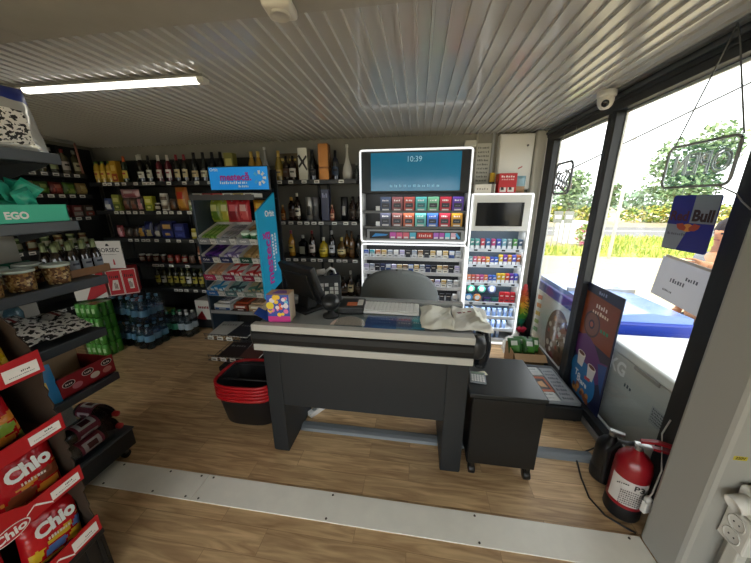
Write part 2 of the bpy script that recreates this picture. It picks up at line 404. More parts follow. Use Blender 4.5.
# white cover plates screwed over the floor joint
PL = mt('#f2eee2', .5, noise=.12, scale=9)
SCR = mt('#4a4238', .5, .4)
for nm, x0, x1, sc in (('trim_3', -2.15, -1.2, (-1.78, -1.45, -1.24)), ('trim_4', -1.198, 1.135, (-1.16, -.42, .35, 1.08))):
    p = struct(nm, MB().box(x0, x1, 1.03, 1.187, .0, .006, PL, .0015), label='white steel cover plate screwed over the floor joint')
    for xs in sc:
        for ys in (1.045, 1.17): MB().lathe([(.006, .006), (.005, .0085), (.0001, .0085)], SCR, 10, up(xs, ys, 0)).build('screw', p)
# ceiling lamp
t = thing('ceiling_lamp', 'long white LED batten lamp glowing on the ribbed ceiling', 'lamp', (-1.83, 1.68, 2.286), .02)
MB().box(-.62, .62, -.03, .03, -.016, 0, mt('#8a8a86', .4), .005).build('housing', t)
MB().prism([(-.024, -.016), (-.023, -.028), (-.014, -.037), (.014, -.037), (.023, -.028), (.024, -.016)], -.58, .58, mt('#fffaf0', .5, em=1.7), 'x', None, True).build('diffuser', t, label='glowing white diffuser')
for s in (-1, 1): MB().prism([(-.028, -.015), (-.026, -.03), (-.016, -.041), (.016, -.041), (.026, -.03), (.028, -.015)], s*.58, s*.62, mt('#c9c9c4', .4), 'x').build('end_cap', t)
t = thing('ceiling_sounder', 'square white alarm sounder on the flat ceiling soffit', 'alarm', (-.49, 1.12, 2.25), .1)
MB().box(-.05, .05, -.05, .05, -.035, 0, mt('#d6d4cd', .4), .014, None, 3).build('housing', t)
MB().lathe([(.034, -.0352), (.034, -.042), (.03, -.045), (.027, -.042), (.0001, -.042)], mt('#c4c2bb', .4), 24).build('grille', t)
# dome camera
t = thing('security_camera', 'white dome security camera with black lens above the window post', 'camera', (1.19, 2.315, 2.286))
MB().lathe([(.0001, 0), (.055, 0), (.055, -.03), (.05, -.038), (.0001, -.038)], mt('#d8d6d0', .35), 24).build('base', t)
h = MB().lathe([(.046, -.036), (.047, -.06), (.04, -.085), (.024, -.103), (.0001, -.108)], mt('#dddbd5', .35), 24).build('ball_housing', t)
MB().lathe([(.021, 0), (.022, .010), (.018, .014), (.0001, .014)], mt('#0c0c0d', .15), 20, Matrix.Translation((-.018, -.034, -.078)) @ Matrix.Rotation(2.0, 4, Vector((1, -.45, 0)))).build('lens', h, label='black lens')

# ------------------------------------------------------------------ outside
GR = mt('#ab9c7c', .9, noise=.3, scale=1.2)
struct('ground', MB().quad((-60, -60, -.2), (90, -60, -.2), (90, 120, -.2), (-60, 120, -.2), GR))
struct('road', MB().box(-30, 80, 16.5, 22.5, -.2, -.185, mt('#6c6a68', .9, noise=.2, scale=2)).box(-30, 80, 19.4, 19.55, -.185, -.18, mt('#e8e6e0')))
def foliage(mb, c, rx, ry, rz, n, size, mats, rnd):
    for _ in range(n):
        while True:
            p = Vector((rnd.uniform(-1, 1), rnd.uniform(-1, 1), rnd.uniform(-1, 1)))
            if .35 < p.length < 1: break
        q = Vector(c)+Vector((p.x*rx, p.y*ry, p.z*rz))
        a = Vector((rnd.gauss(0, 1), rnd.gauss(0, 1), rnd.gauss(0, .6))).normalized(); d = a.cross(Vector((rnd.gauss(0, 1), rnd.gauss(0, 1), rnd.gauss(0, 1)))).normalized()
        s = size*rnd.uniform(.6, 1.3)
        mb.quad(q-a*s, q-d*s*.5, q+a*s, q+d*s*.5, mats[rnd.randrange(len(mats))])
GRS = [mt('#a8ad4a', .8), mt('#8c9a3a', .8), mt('#c2bd62', .8), mt('#7d9136', .8)]
rnd = random.Random(3); g = MB()
for _ in range(9000):
    x, y = rnd.uniform(2, 17), rnd.uniform(10.3, 15.8)
    if y > 12.2 and x < 7.6: continue
    hgt = rnd.uniform(.06, .28); a = rnd.uniform(0, PI); dx, dy = math.cos(a)*.035, math.sin(a)*.035
    g._add([(x-dx, y-dy, -.2), (x+dx, y+dy, -.2), (x+rnd.uniform(-.08, .08), y+rnd.uniform(-.08, .08), -.2+hgt)], [(0, 1, 2)], GRS[rnd.randrange(4)])
g.box(1, 18, 10.4, 12.2, -.2, -.17, mt('#96994a', .9, noise=.4, scale=3)).box(7.6, 18, 12.2, 15.6, -.2, -.17, mt('#96994a', .9, noise=.4, scale=3))
tag(g.build('grass'), 'yellow-green roadside grass strip beyond the pale forecourt', 'grass', kind='stuff')
HED = [mt('#7d9440', .8), mt('#a3a345', .8), mt('#c0b04e', .8), mt('#5f7a3a', .8)]
TRE = [mt('#5f7a4c', .8), mt('#7f9666', .8), mt('#4a6440', .8), mt('#93a57a', .8)]
for i, (x, y, rx, rz, nn, lb) in enumerate(((12, 28, 4.5, 1.0, 1500, 'yellow-green bush row behind the road, left of the pole'), (22.5, 28, 5.5, 1.1, 1700, 'yellow-green bush row behind the road, behind the blue sign'))):
    b = MB(); foliage(b, (x, y, .3), rx, .9, rz, nn, .2, HED, random.Random(i)); tag(b.build('bush'), lb, 'bush', 'bushes beyond the road')
def tree(x, y, base, r, h, n, lb, leaf=.2, seed=0):
    t = thing('tree', lb, 'tree', (x, y, -.2), 0, 'trees beyond the road')
    b = MB().tube([(0, 0, 0), (.05, 0, h*.4), (0, .05, h*.75)], .12, mt('#6b5a48', .9), 7)
    for k in range(6):
        a = k*1.05; b.tube([(0, 0, h*.4+k*.1), (math.cos(a)*r*.6, math.sin(a)*r*.6, h*.65+k*.12)], .05, mt('#6b5a48', .9), 5)
    b.build('trunk', t)
    c = MB(); rn = random.Random(seed)
    for k in range(7):
        foliage(c, (rn.uniform(-.5, .5)*r, rn.uniform(-.5, .5)*r, base+(h-base)*rn.uniform(.25, .8)), r*.55, r*.55, (h-base)*.28, n//7, leaf, TRE, rn)
    c.build('crown', t)
tree(18.3, 23.2, 1.0, 2.3, 6.3, 3600, 'large loose green tree behind the hanging open sign', .17, 1)
tree(11.3, 24.3, .9, 1.2, 3.9, 900, 'slim light green tree seen through the corner window pane', .16, 2)
tree(14.3, 25.2, .9, 1.0, 3.4, 600, 'small tree showing just right of the dark window post', .16, 3)
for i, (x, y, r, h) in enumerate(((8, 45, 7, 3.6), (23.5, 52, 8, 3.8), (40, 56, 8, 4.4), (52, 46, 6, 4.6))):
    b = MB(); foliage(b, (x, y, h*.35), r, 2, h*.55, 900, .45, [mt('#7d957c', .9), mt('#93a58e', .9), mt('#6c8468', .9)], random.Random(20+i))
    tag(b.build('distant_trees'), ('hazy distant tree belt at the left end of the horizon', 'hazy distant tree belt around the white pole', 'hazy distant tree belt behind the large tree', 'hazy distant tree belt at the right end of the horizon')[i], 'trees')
t = tag(MB().lathe([(.0001, -.2), (.05, -.2), (.035, 6.5), (.0001, 6.5)], mt('#d9d9d4', .5), 10, up(6.1, 10, 0)).build('lamp_post'), 'thin white pole standing in the roadside grass', 'pole')
t = tag(MB().tube([(-16, 24, 3.2), (0, 15, 2.6+.2), (4.0, 9.3, 2.35), (8.2, 8.6, 4.6), (20, 6, 9)], .022, mt('#3a3a3a', .6), 5).build('power_line'), 'thin overhead power line crossing the bright sky', 'cable')
# fuel style price stand, hut
t = thing('sign_stand', 'grey twin-panel stand on posts on the forecourt beyond the corner window', 'stand', (5.7, 12.5, -.2), -.35)
for s in (-1, 1):
    MB().box(s*.18-.15, s*.18+.15, -.04, .04, .95, 1.4, mt('#7b7c78', .6), .01).quad((s*.18-.1, -.042, 1.12), (s*.18+.1, -.042, 1.12), (s*.18+.1, -.042, 1.25), (s*.18-.1, -.042, 1.25), mt('#dcdcd4')).build('panel', t)
    for q in (-.1, .1): MB().box(s*.18+q-.02, s*.18+q+.02, -.02, .02, 0, .95, mt('#8d8e8a', .5)).build('post', t)
t = thing('white_hut', 'small white kiosk hut on the forecourt at the left of the window', 'hut', (4.6, 13.5, -.2), 0)
MB().box(-.7, .7, -.6, .6, 0, 1.15, mt('#e8e7e2', .6), .02).build('wall', t); MB().box(-.8, .8, -.7, .7, 1.15, 1.24, mt('#d2d2cd', .5), .01).build('roof', t)
MB().box(-.35, .3, -.61, -.595, .45, .9, mt('#8f9894', .2)).build('pane', t)
t = tag(MB().box(6.2, 7.3, 13.2, 14.2, -.2, .75, mt('#e9e8e4', .6), .04).build('white_container'), 'low white tank box in the grass beside the twin-panel stand', 'box')
b = MB(); foliage(b, (6.75, 12.75, .25), .35, .3, .5, 260, .08, [mt('#8aa040', .8), mt('#6d8a3a', .8), mt('#c0567a', .7)], random.Random(5))
tag(b.build('flower_bush'), 'small pink flowering bush beside the dark window post', 'bush')
# ---- chest freezers against the glass outside
t = thing('chest_freezer', 'blue-rimmed ice cream freezer with printed side, standing outside the corner window', 'freezer', (1.75, 2.88, -.2))
NAVY = mt('#1637a0', .35)
SIDE = mt('#c9d3da', .4)
MB().box(-.3, .3, -.63, .63, .04, .80, SIDE, .02, None, 3).build('body', t)
MB().box(-.315, .315, -.645, .645, .80, .91, NAVY, .015, None, 2).build('rim', t, label='blue rim')
MB().prism([(-.29, .91), (.29, .91), (.29, .955), (.0, .985), (-.29, .955)], -.62, .62, mt('#86a4e0', .2, coat=.3), 'y').build('lid', t, label='pale blue sliding lid')
MB().box(-.29, .29, -.01, .01, .955, .992, ALU).build('handle', t)
for sx in (-1, 1):
    for sy in (-1, 1): MB().cyl(.03, 0, .045, mt('#202020'), 10, up(sx*.25, sy*.55, 0)).build('foot', t)
g = MB(); F = lambda y, z: face_mx(-.3025, y, z)
g.quad((-.6, 0, 0), (.6, 0, 0), (.6, .7, 0), (-.6, .7, 0), mt('#dfe3e4', .4), F(0, .08))
for i, c in enumerate(('#d9694a', '#dd8a45', '#d8b545', '#7fa84c', '#3f9a6c')):
    g.quad((-.58, .60-i*.1, .0006), (-.46, .62-i*.1, .0006), (-.46, .72-i*.1-.05, .0006), (-.58, .7-i*.1-.05, .0006), mt(c, .5), F(0, .08))
def disc(mb, cx, cy, r, m, M, z, sy=1, n=28): mb._add([(cx+r*math.cos(2*PI*i/n), cy+r*sy*math.sin(2*PI*i/n), z) for i in range(n)], [tuple(range(n))], m, M)
disc(g, -.02, .36, .24, mt('#6e4c3c', .5), F(0, .08), .0012, 1.25); disc(g, .0, .42, .17, mt('#94735c', .5), F(0, .08), .0018, 1.1)
rn = random.Random(4)
for _ in range(26): disc(g, rn.uniform(-.2, .18), rn.uniform(.15, .56), rn.uniform(.015, .04), mt(('#b2472f', '#e8ded0', '#4a2c20', '#c48a55')[rn.randrange(4)], .5), F(0, .08), .0024+rn.uniform(0, .0006), 1, 10)
for _ in range(10): disc(g, rn.uniform(-.1, .4), rn.uniform(.02, .14), rn.uniform(.03, .05), mt(('#8c2a33', '#7a4a63')[rn.randrange(2)], .5), F(0, .08), .0024+rn.uniform(0, .0006), 1, 12)
g.build('side_print', t, label='printed ice cream picture')
t = thing('chest_freezer', 'plain white chest freezer with white lid, standing outside the right window', 'freezer', (1.72, 1.72, -.2))
WH = mt('#dfe1de', .4)
MB().box(-.31, .31, -.41, .41, .03, .78, mt('#b9bdba', .4), .012, None, 3).build('body', t)
MB().box(-.32, .32, -.42, .42, .785, .86, WH, .018, None, 3).build('lid', t)
MB().box(-.325, -.315, -.1, .1, .765, .79, ALU, .003).build('handle', t)
for sx in (-1, 1):
    for sy in (-1, 1): MB().cyl(.025, 0, .035, mt('#202020'), 10, up(sx*.27, sy*.36, 0)).build('foot', t)
MB().text('KG', .13, mt('#e9ebea', .4), face_mx(-.3115, .25, .69), .9, .004).build('lettering', t, label='white ghost letters painted from a reflection')  # ghost of reflected lettering, painted onto the freezer body
MB().scrib(.07, .03, 3, mt('#3d4a58', .5), face_mx(-.3115, .12, .60), 3).build('number_mark', t)
lb = MB().quad((-.05, -.055, 0), (.05, -.055, 0), (.05, .055, 0), (-.05, .055, 0), mt('#a9aeb0', .5), face_mx(-.3115, -.13, .58))
for k in range(5): lb.scrib(.08, .012, 7, mt('#5d6468', .5), face_mx(-.3120, -.13, .595-.018*k+.02), k)
lb.build('rating_plate', t)
v_ = MB()
for k in range(6): v_.box(-.3125, -.309, .16, .38, .13+k*.02, .137+k*.02, mt('#8d918f', .5))
v_.build('vent_grille', t)
# ---- person outside
def skinned(name, joints, edges, mat_, parent=None, sub=2):
    me = bpy.data.meshes.new(name); me.from_pydata([j[0] for j in joints], edges, []); me.materials.append(mat_)
    o = bpy.data.objects.new(name, me); C.objects.link(o)
    if parent: o.parent = parent
    sm = o.modifiers.new('skin', 'SKIN'); sm.use_smooth_shade = True
    ly = me.skin_vertices[0] if me.skin_vertices else None
    if ly is None:
        bm = bmesh.new(); bm.from_mesh(me); bm.verts.layers.skin.verify(); bm.to_mesh(me); bm.free(); ly = me.skin_vertices[0]
    for i, j in enumerate(joints):
        r = j[1]; ly.data[i].radius = r if isinstance(r, tuple) else (r, r); ly.data[i].use_root = (i == 0)
    ss = o.modifiers.new('sub', 'SUBSURF'); ss.levels = 1; ss.render_levels = sub
    return o
def person():
    t = thing('person', 'person in a grey t-shirt standing outside beyond the blue freezer, forearm held forward', 'person', (2.50, 2.68, -.2), 0)
    SK = mt('#c98e66', .55); 
    J = [((0, 0, .86), (.14, .10)), ((0, 0, 1.02), (.13, .09)), ((0, 0, 1.2), (.15, .1)), ((0, 0, 1.33), (.12, .08)), ((-.01, 0, 1.40), .055), ((-.03, 0, 1.46), .06), ((-.035, 0, 1.53), (.085, .075)), ((-.02, 0, 1.60), (.075, .068)),
         ((0, -.17, 1.31), .055), ((-.03, -.22, 1.14), .045), ((-.08, -.2, 1.17), .04), ((-.24, -.14, 1.315), .03),
         ((0, .17, 1.31), .055), ((0, .22, 1.07), .045), ((-.05, .2, .86), .032),
         ((0, -.09, .78), .085), ((-.01, -.1, .48), .06), ((0, -.1, .09), .042), ((-.12, -.11, .035), .035),
         ((0, .09, .78), .085), ((-.01, .1, .48), .06), ((0, .1, .09), .042), ((-.12, .11, .035), .035)]
    J[9] = ((-.02, -.2, 1.26), .05); J[10] = ((-.06, -.22, 1.28), .042); J[11] = ((-.24, -.16, 1.30), .03)
    E_ = [(0, 1), (1, 2), (2, 3), (3, 4), (4, 5), (5, 6), (6, 7), (3, 8), (8, 9), (9, 10), (10, 11), (3, 12), (12, 13), (13, 14), (0, 15), (15, 16), (16, 17), (17, 18), (0, 19), (19, 20), (20, 21), (21, 22)]
    # right arm: upper arm hangs, forearm raised forward
    J[8] = ((0, -.18, 1.30), .055); J[9] = ((.06, -.25, 1.10), .045); J[10] = ((-.03, -.24, 1.20), .04); J[11] = ((-.22, -.16, 1.31), .028)
    n0 = len(J)
    # hands: palm joint and five fingers each
    for root, d, sp in ((11, Vector((-.9, .35, .1)).normalized(), Vector((0, .2, 1)).normalized()), (14, Vector((-.25, 0, -1)).normalized(), Vector((1, 0, 0)))):
        p = Vector(J[root][0]); palm = len(J); J.append((tuple(p+d*.06), (.03, .02))); E_.append((root, palm))
        for fi, (off, ln) in enumerate(((-.03, .055), (-.01, .065), (.01, .06), (.03, .05))):
            a = len(J); J.append((tuple(p+d*.1+sp*off), .009)); J.append((tuple(p+d*(.1+ln)+sp*off*1.1+Vector((0, .015, -.01))), .007)); E_.append((palm, a)); E_.append((a, a+1))
        a = len(J); J.append((tuple(p+d*.05-sp*.045), .011)); J.append((tuple(p+d*.09-sp*.055), .009)); E_.append((palm, a)); E_.append((a, a+1))
    # face: nose and ears
    a = len(J); J.append(((-.125, 0, 1.535), .014)); E_.append((6, a))
    for s in (-1, 1): a = len(J); J.append(((-.02, s*.09, 1.53), .016)); E_.append((6, a))
    bd = skinned('body', J, E_, SK, t)
    for s in (-1, 1): MB().lathe([(.0001, -.01), (.009, -.004), (.009, .004), (.0001, .01)], mt('#2a211c', .3), 8, Matrix.Translation((-.108, s*.03, 1.545))).build('eye', t)
    MB().box(-.112, -.10, -.022, .022, 1.488, 1.496, mt('#8a4a40', .5), .003).build('mouth', t)
    skinned('t_shirt', [((0, 0, .84), (.16, .125)), ((0, 0, 1.02), (.15, .115)), ((0, 0, 1.2), (.17, .125)), ((0, 0, 1.33), (.14, .1)), ((-.005, 0, 1.38), (.075, .07)), ((0, -.18, 1.30), .075), ((.035, -.225, 1.19), .066), ((0, .17, 1.31), .075), ((0, .205, 1.17), .066)], [(0, 1), (1, 2), (2, 3), (3, 4), (3, 5), (5, 6), (3, 7), (7, 8)], mt('#7d7f84', .8), t)
    skinned('trousers', [((0, 0, .9), (.155, .12)), ((0, -.09, .76), .1), ((-.01, -.1, .48), .078), ((0, -.1, .1), .062), ((0, .09, .76), .1), ((-.01, .1, .48), .078), ((0, .1, .1), .062)], [(0, 1), (1, 2), (2, 3), (0, 4), (4, 5), (5, 6)], mt('#2f3440', .8), t)
    hb = MB().lathe([(.098, 1.535), (.102, 1.57), (.09, 1.625), (.055, 1.665), (.0001, 1.677)], mt('#2a211b', .8), 18, Matrix.Translation((-.012, 0, 0))); hb.build('hair', t)
    for s in (-1, 1): MB().box(-.2, .06, s*.1-.045, s*.1+.045, 0, .075, mt('#e0e0dc', .6), .03, None, 3).build('shoe', t)
person()
# ================================================================== SHELVING
DK = mt('#14171a', .45)
RAIL = mt('#25282b', .4)
TAG = mt('#e2e2dc', .5)
TAGM = MB().box(-.028, .028, -.002, 0, -.016, .016, TAG).quad((-.02, -.0025, -.008), (.016, -.0025, -.008), (.016, -.0025, .003), (-.02, -.0025, .003), mt('#6a6a66', .6)).mesh('price_tag')
def shelf_part(parent, x0, x1, y0, y1, z, tags, th=.03, label=None, depth_sign=1):
    # shelf along x, front edge at y0
    s = MB().box(x0, x1, y0, y1, z-th, z, DK, .003).box(x0, x1, y0-.012, y0, z-.042, z+.002, RAIL, .002).build('shelf', parent, label=label)
    for tx in tags:
        c = bpy.data.objects.new('price_tag', TAGM); C.objects.link(c); c.parent = s; c.location = (tx, y0-.0125, z-.02)
    return s
def bx(p): return -4.012+(p-94)*.01371
def rx(p): return (-1.277+(p-300)*.01165)*1.032
# --- back wall, left unit
t = thing('store_shelving', 'tall black drinks and grocery shelving along the left of the back wall', 'shelving', (0, 0, 0))
MB().box(-4.22, -2.0, 3.46, 3.49, .02, 2.12, mt('#1c1d1b', .6, noise=.2, scale=5)).build('back_panel', t)
for xx in (-3.95, -2.98, -2.0): MB().box(xx-.015, xx+.015, 3.43, 3.46, 0, 2.12, DK, .003).build('upright', t)
LZ = (1.83, 1.50, 1.165, .85, .53)
TG = ((99, 104, 112, 119, 131, 140, 144, 148, 164, 179, 191, 203), (104, 110, 117, 124, 131, 148, 155, 161, 169, 179), (112, 119, 126, 131, 140, 152, 163, 176, 190), (132, 135, 140, 150, 167, 185, 193), (150, 155, 161, 171, 180, 198))
for z, tg in zip(LZ, TG): shelf_part(t, -3.95, -2.0, 3.1, 3.46, z, [(bx(p)+.1)*.97 for p in tg])
MB().box(-3.95, -2.0, 3.06, 3.46, .02, .13, DK, .004).build('plinth', t)
used = {}
def row(items, z, y, shelf, group, xf, cat='bottle', dz=0):
    for i, it in enumerate(items):
        p, parts, nm, desc, ct = it[:5]; yy = y + (it[5] if len(it) > 5 else 0)
        put(parts, nm, '%s, %s from left on %s' % (desc, ORD[i], shelf), ct, (xf(p), yy, z+.001), random.uniform(-.05, .05), group)
JU = bottle('oil', '#c7a13a', '#d8b548', '#5c8a3c', '#b0452a')
W = lambda g, l, c, lc='#55504a': bottle('wine', g, l, c, lc)
CH = lambda g, l, c, lc='#55504a': bottle('champagne', g, l, c, lc)
top = [(99, JU, 'juice_bottle', 'yellow juice bottle with green cap', 'bottle'), (105.5, JU, 'juice_bottle', 'yellow juice bottle with green cap', 'bottle'), (112, JU, 'juice_bottle', 'yellow juice bottle with green cap', 'bottle'),
 (118.5, carton(.085, .07, .25, '#c99a2e', '#a8472a', '#e6c56a'), 'juice_carton', 'tall yellow-orange carton', 'carton'),
 (128, W('#23301c', '#c9b24a', '#c05a2a', '#a03226'), 'wine_bottle', 'dark bottle with yellow shoulder label', 'bottle'),
 (139, CH('#141512', None, '#d9d8d2'), 'wine_bottle', 'dark bottle with pale neck foil', 'bottle', .05), (144.5, CH('#171512', '#dcdad2', '#cfcdc6'), 'wine_bottle', 'dark pale-foiled bottle with broad white label', 'bottle'),
 (152.5, W('#181a16', '#c9cbbf', '#1d1b1a'), 'wine_bottle', 'black bottle with long grey-white label', 'bottle'),
 (162.5, W('#5a1f2a', '#dbd4cf', '#d9d2cc', '#8a3a4a'), 'wine_bottle', 'rosy bottle with white foil and label', 'bottle'), (171.5, W('#5a1f2a', '#dbd4cf', '#d9d2cc', '#8a3a4a'), 'wine_bottle', 'rosy bottle with white foil and label', 'bottle'),
 (180, W('#1a1815', '#cfc39c', '#8c2a35'), 'wine_bottle', 'red-foiled dark bottle with tall cream label', 'bottle'), (187.5, W('#1a1815', '#cfc39c', '#8c2a35'), 'wine_bottle', 'red-foiled dark bottle with tall cream label', 'bottle'),
 (197, CH('#14171a', '#c9b48a', '#1c1e22'), 'wine_bottle', 'black wine bottle with small tan label', 'bottle'), (205.5, CH('#14171a', '#c9c7ae', '#1c1e22'), 'wine_bottle', 'black wine bottle with small pale label', 'bottle'),
 (214, CH('#14171a', '#b9b7a2', '#1c1e22'), 'wine_bottle', 'black wine bottle with grey label', 'bottle'), (221.5, CH('#14171a', '#b9b7a2', '#1c1e22'), 'wine_bottle', 'black wine bottle with grey label', 'bottle'),
 (230.5, carton(.11, .08, .3, '#7d7a3a', '#a29a4a', '#c7be72'), 'gift_box', 'olive green gift box', 'box')]
row(top, LZ[0], 3.22, 'the top left back shelf', 'bottles on the top left back shelf', bx)
BK = lambda c1, c2, c3, s=1: bag(.13, .19, .06, c1, c2, c3, s)
sec = [(104, bag(.11, .15, .05, '#3a4a7a', '#c9c9c9', '#8a93b0', 3), 'snack_bag', 'blue-grey packet', 'packet'), (115, carton(.1, .07, .19, '#8d9440', '#5d6b2a', '#c9c884'), 'food_carton', 'yellow-green carton', 'carton'),
 (124, bag(.1, .15, .06, '#4a3a32', '#7a4a3a', '#8a6a5a', 4), 'coffee_bag', 'brown coffee packet', 'packet'), (131.5, bag(.1, .15, .06, '#4a3a32', '#7a4a3a', '#8a6a5a', 5), 'coffee_bag', 'brown coffee packet', 'packet'), (138.5, bag(.09, .17, .06, '#3c3030', '#c08a8a', '#b57d84', 6), 'coffee_bag', 'dark packet with pink front', 'packet'),
 (148, carton(.1, .07, .17, '#b5b53a', '#7a8a2a', '#dcd88a'), 'food_carton', 'bright yellow-green carton', 'carton'), (155.5, jar('#2f2621', '#cdc9bd', '#b8b2a2', .035, .09), 'jar', 'dark jar with pale lid', 'jar'), (163, jar('#d5d2c4', '#e8e6de', '#6a5a48', .045, .1), 'tub', 'white tub', 'tub'),
 (171, bag(.09, .14, .05, '#3a2a20', '#6a4a30', '#5a4638', 7), 'snack_bag', 'dark brown packet', 'packet'), (181, bag(.16, .27, .08, '#a3642c', '#c8923c', '#b23a28', 8), 'chips_bag', 'orange chips bag with red mark', 'packet'), (191, carton(.09, .07, .12, '#8f9470', '#6d8a4a', '#d5d3c2'), 'food_carton', 'grey-green carton', 'carton'), (199, carton(.09, .07, .16, '#a8a59a', '#8a3030', '#d5d3c2'), 'food_carton', 'pale carton with red band', 'carton')]
row(sec, LZ[1], 3.2, 'the second left back shelf', 'groceries on the second left back shelf', bx)
put(jar('#d5d2c4', '#e8e6de', '#6a5a48', .045, .1), 'tub', 'white tub stacked on another white tub on the second left back shelf', 'tub', (bx(163), 3.2, LZ[1]+.103))
put(bag(.26, .1, .06, '#b58a90', '#8a4a52', '#d5c5c5', 31), 'snack_bag', 'pinkish packet lying across the brown coffee packets, second left back shelf', 'packet', (bx(129), 3.2, LZ[1]+.155))
NV = '#1d2350'
third = [(110, bag(.09, .15, .05, '#7a2a32', '#c9909a', '#c9a0a0', 9), 'snack_bag', 'dark red and pink packet', 'packet'), (118, bag(.1, .13, .05, '#2a2420', '#54443a', '#3f342c', 10), 'snack_bag', 'black packet', 'packet'), (126, bag(.1, .14, .05, '#2a2420', '#54443a', '#3f342c', 11), 'snack_bag', 'black packet', 'packet'),
 (133, bag(.1, .15, .05, '#262a48', '#b8893a', '#c0953f', 12), 'coffee_bag', 'navy packet with gold triangle', 'packet'), (141, bag(.12, .2, .06, NV, '#b8a878', '#2a3268', 13), 'coffee_bag', 'navy coffee packet', 'packet'), (150, bag(.1, .18, .06, '#20233a', '#c2bfb2', '#3a3f60', 14), 'coffee_bag', 'dark packet with white mark', 'packet'),
 (162, carton(.16, .08, .21, NV, '#2a3478', '#b8955a'), 'coffee_carton', 'large navy carton with gold mark', 'carton'), (174, carton(.14, .08, .18, '#232a66', '#303c86', '#48549c'), 'coffee_carton', 'large navy carton', 'carton'), (187, jar('#a59a3a', '#c9c060', '#d8d09a', .035, .12), 'jar', 'yellow jar', 'jar'), (197, jar('#54401f', '#8a7a3a', '#b8a05a', .035, .12), 'jar', 'brown jar', 'jar')]
row(third, LZ[2], 3.2, 'the third left back shelf', 'packets on the third left back shelf', bx)
fourth = [(127+i*7.6, jar(c, l, None if i % 2 else '#8a7a6a', .036, .1), 'jar', d, 'jar') for i, (c, l, d) in enumerate((('#4a2a22', '#b5b2a8', 'dark jar with pale lid'), ('#5a2a20', '#b5b2a8', 'dark red jar with pale lid'), ('#4a2a22', '#b5b2a8', 'dark jar with pale lid'), ('#5a2a20', '#a8a59c', 'dark red jar with pale lid'), ('#7a241c', '#8a3028', 'red sauce jar'), ('#8a2a20', '#8a3028', 'red sauce jar'), ('#7a241c', '#6a6058', 'red sauce jar'), ('#54382a', '#6a6058', 'brown jar')))]
fourth.append((190, bottle('oil', '#9a5a44', '#d5b5a5', '#d5d0c8'), 'sauce_bottle', 'pale pink sauce bottle', 'bottle'))
row(fourth, LZ[3], 3.2, 'the fourth left back shelf', 'jars on the fourth left back shelf', bx)
fifth = [(140+i*6.6, bottle('oil', '#3a3a1c' if i % 3 else '#2a2a22', '#a59a34' if i % 4 != 1 else '#c9c7bb', '#3a4a2a'), 'oil_bottle', 'oil bottle with yellow label' if i % 4 != 1 else 'oil bottle with white label', 'bottle') for i in range(9)]
row(fifth, LZ[4], 3.2, 'the lowest left back shelf', 'oil bottles on the lowest left back shelf', bx)
for i, p in enumerate((180.5, 197)):
    b = MB().box(-.115, .115, -.15, .15, 0, .26, mt('#cfccc4', .6), .004)
    e = -.151
    b.quad((-.115, e, 0), (.02, e, 0), (-.03, e, .12), (-.115, e, .03), mt('#a2262c', .5)).quad((.07, e, .26), (.115, e, .2), (.115, e, .26), (.09, e, .26), mt('#a2262c', .5)).scrib(.15, .04, 6, mt('#8a2028', .5), face_my(0, e-.0005, .15), i)
    put([('carton', b.mesh('carton'))], 'drinks_carton', 'white and red drinks carton on the bottom shelf, %s' % ('left one of the pair' if i == 0 else 'right one beside the candy rack'), 'carton', (bx(p)+.14, 3.06+.16, .131))
put(carton(.34, .2, .05, '#8f9a34', '#b5b23c', '#d0c850'), 'food_carton', 'flat yellow-green carton on the bottom left back shelf', 'carton', (-3.5, 3.2, .131))
# --- back wall, spirits unit
t = thing('store_shelving', 'black spirits shelving between the candy rack and the tobacco cabinet', 'shelving', (0, 0, 0))
MB().box(-1.98, -.66, 3.465, 3.49, .02, 2.02, mt('#66655e', .6, noise=.2, scale=5)).build('back_panel', t, label='pale grey back panel')
for xx in (-1.965, -1.19, -1.07, -.675): MB().box(xx-.014, xx+.014, 3.43, 3.465, 0, 2.02, DK, .003).build('upright', t)
RZ = (1.825, 1.39, .97, .5)
TG2 = ((272, 281, 292, 305, 317, 340), (281, 289, 298, 305, 312, 319, 332, 343, 351), (283, 291, 299, 309, 316, 327, 335, 341, 351), (340,))
for z, tg in zip(RZ, TG2): shelf_part(t, -1.98, -.66, 3.1, 3.465, z, [rx(p)*.975 for p in tg])
MB().box(-1.98, -.66, 3.08, 3.465, .02, .12, DK, .004).build('plinth', t)
GB = CH('#a8843a', '#c9a85a', '#d5b560'); SP = lambda g, l, c, lc='#444': bottle('spirit', g, l, c, '#55504a')
rtop = [(252, GB, 'sparkling_wine', 'gold sparkling wine bottle', 'bottle'), (259, GB, 'sparkling_wine', 'gold sparkling wine bottle', 'bottle'), (266, bottle('vase', '#9a9a9a', None, '#b8b8b8'), 'sparkling_wine', 'silver-grey tall bottle', 'bottle'),
 (279, CH('#8f7a34', '#c0a050', '#c9a64f'), 'sparkling_wine', 'gold bottle with gold foil', 'bottle'), (286, SP('#2a1a12', '#4a3020', '#1a1a1a'), 'spirit_bottle', 'small dark spirit bottle', 'bottle'), (292.5, SP('#2a1710', '#d5d0c8', '#1a1a1a'), 'spirit_bottle', 'dark bottle with white print label', 'bottle'),
 None, (312, CH('#16181a', '#2a2c2e', '#1a1a1c'), 'champagne_bottle', 'black champagne bottle', 'bottle'), None, (333.5, bottle('tall', '#1a2230', '#2f4058', '#15181f'), 'spirit_bottle', 'slim dark blue bottle', 'bottle'), (344.5, bottle('vase', '#c9c7c0', None, '#c9c7c0'), 'liqueur_bottle', 'white tall-necked bottle', 'bottle'), (353, bottle('small', CLEARPET, None, '#8a8a84'), 'spirit_bottle', 'small clear bottle', 'bottle')]
b = MB().box(-.052, .052, -.05, .05, 0, .335, mt('#cfcdbf', .35, .3), .002); e = -.0515
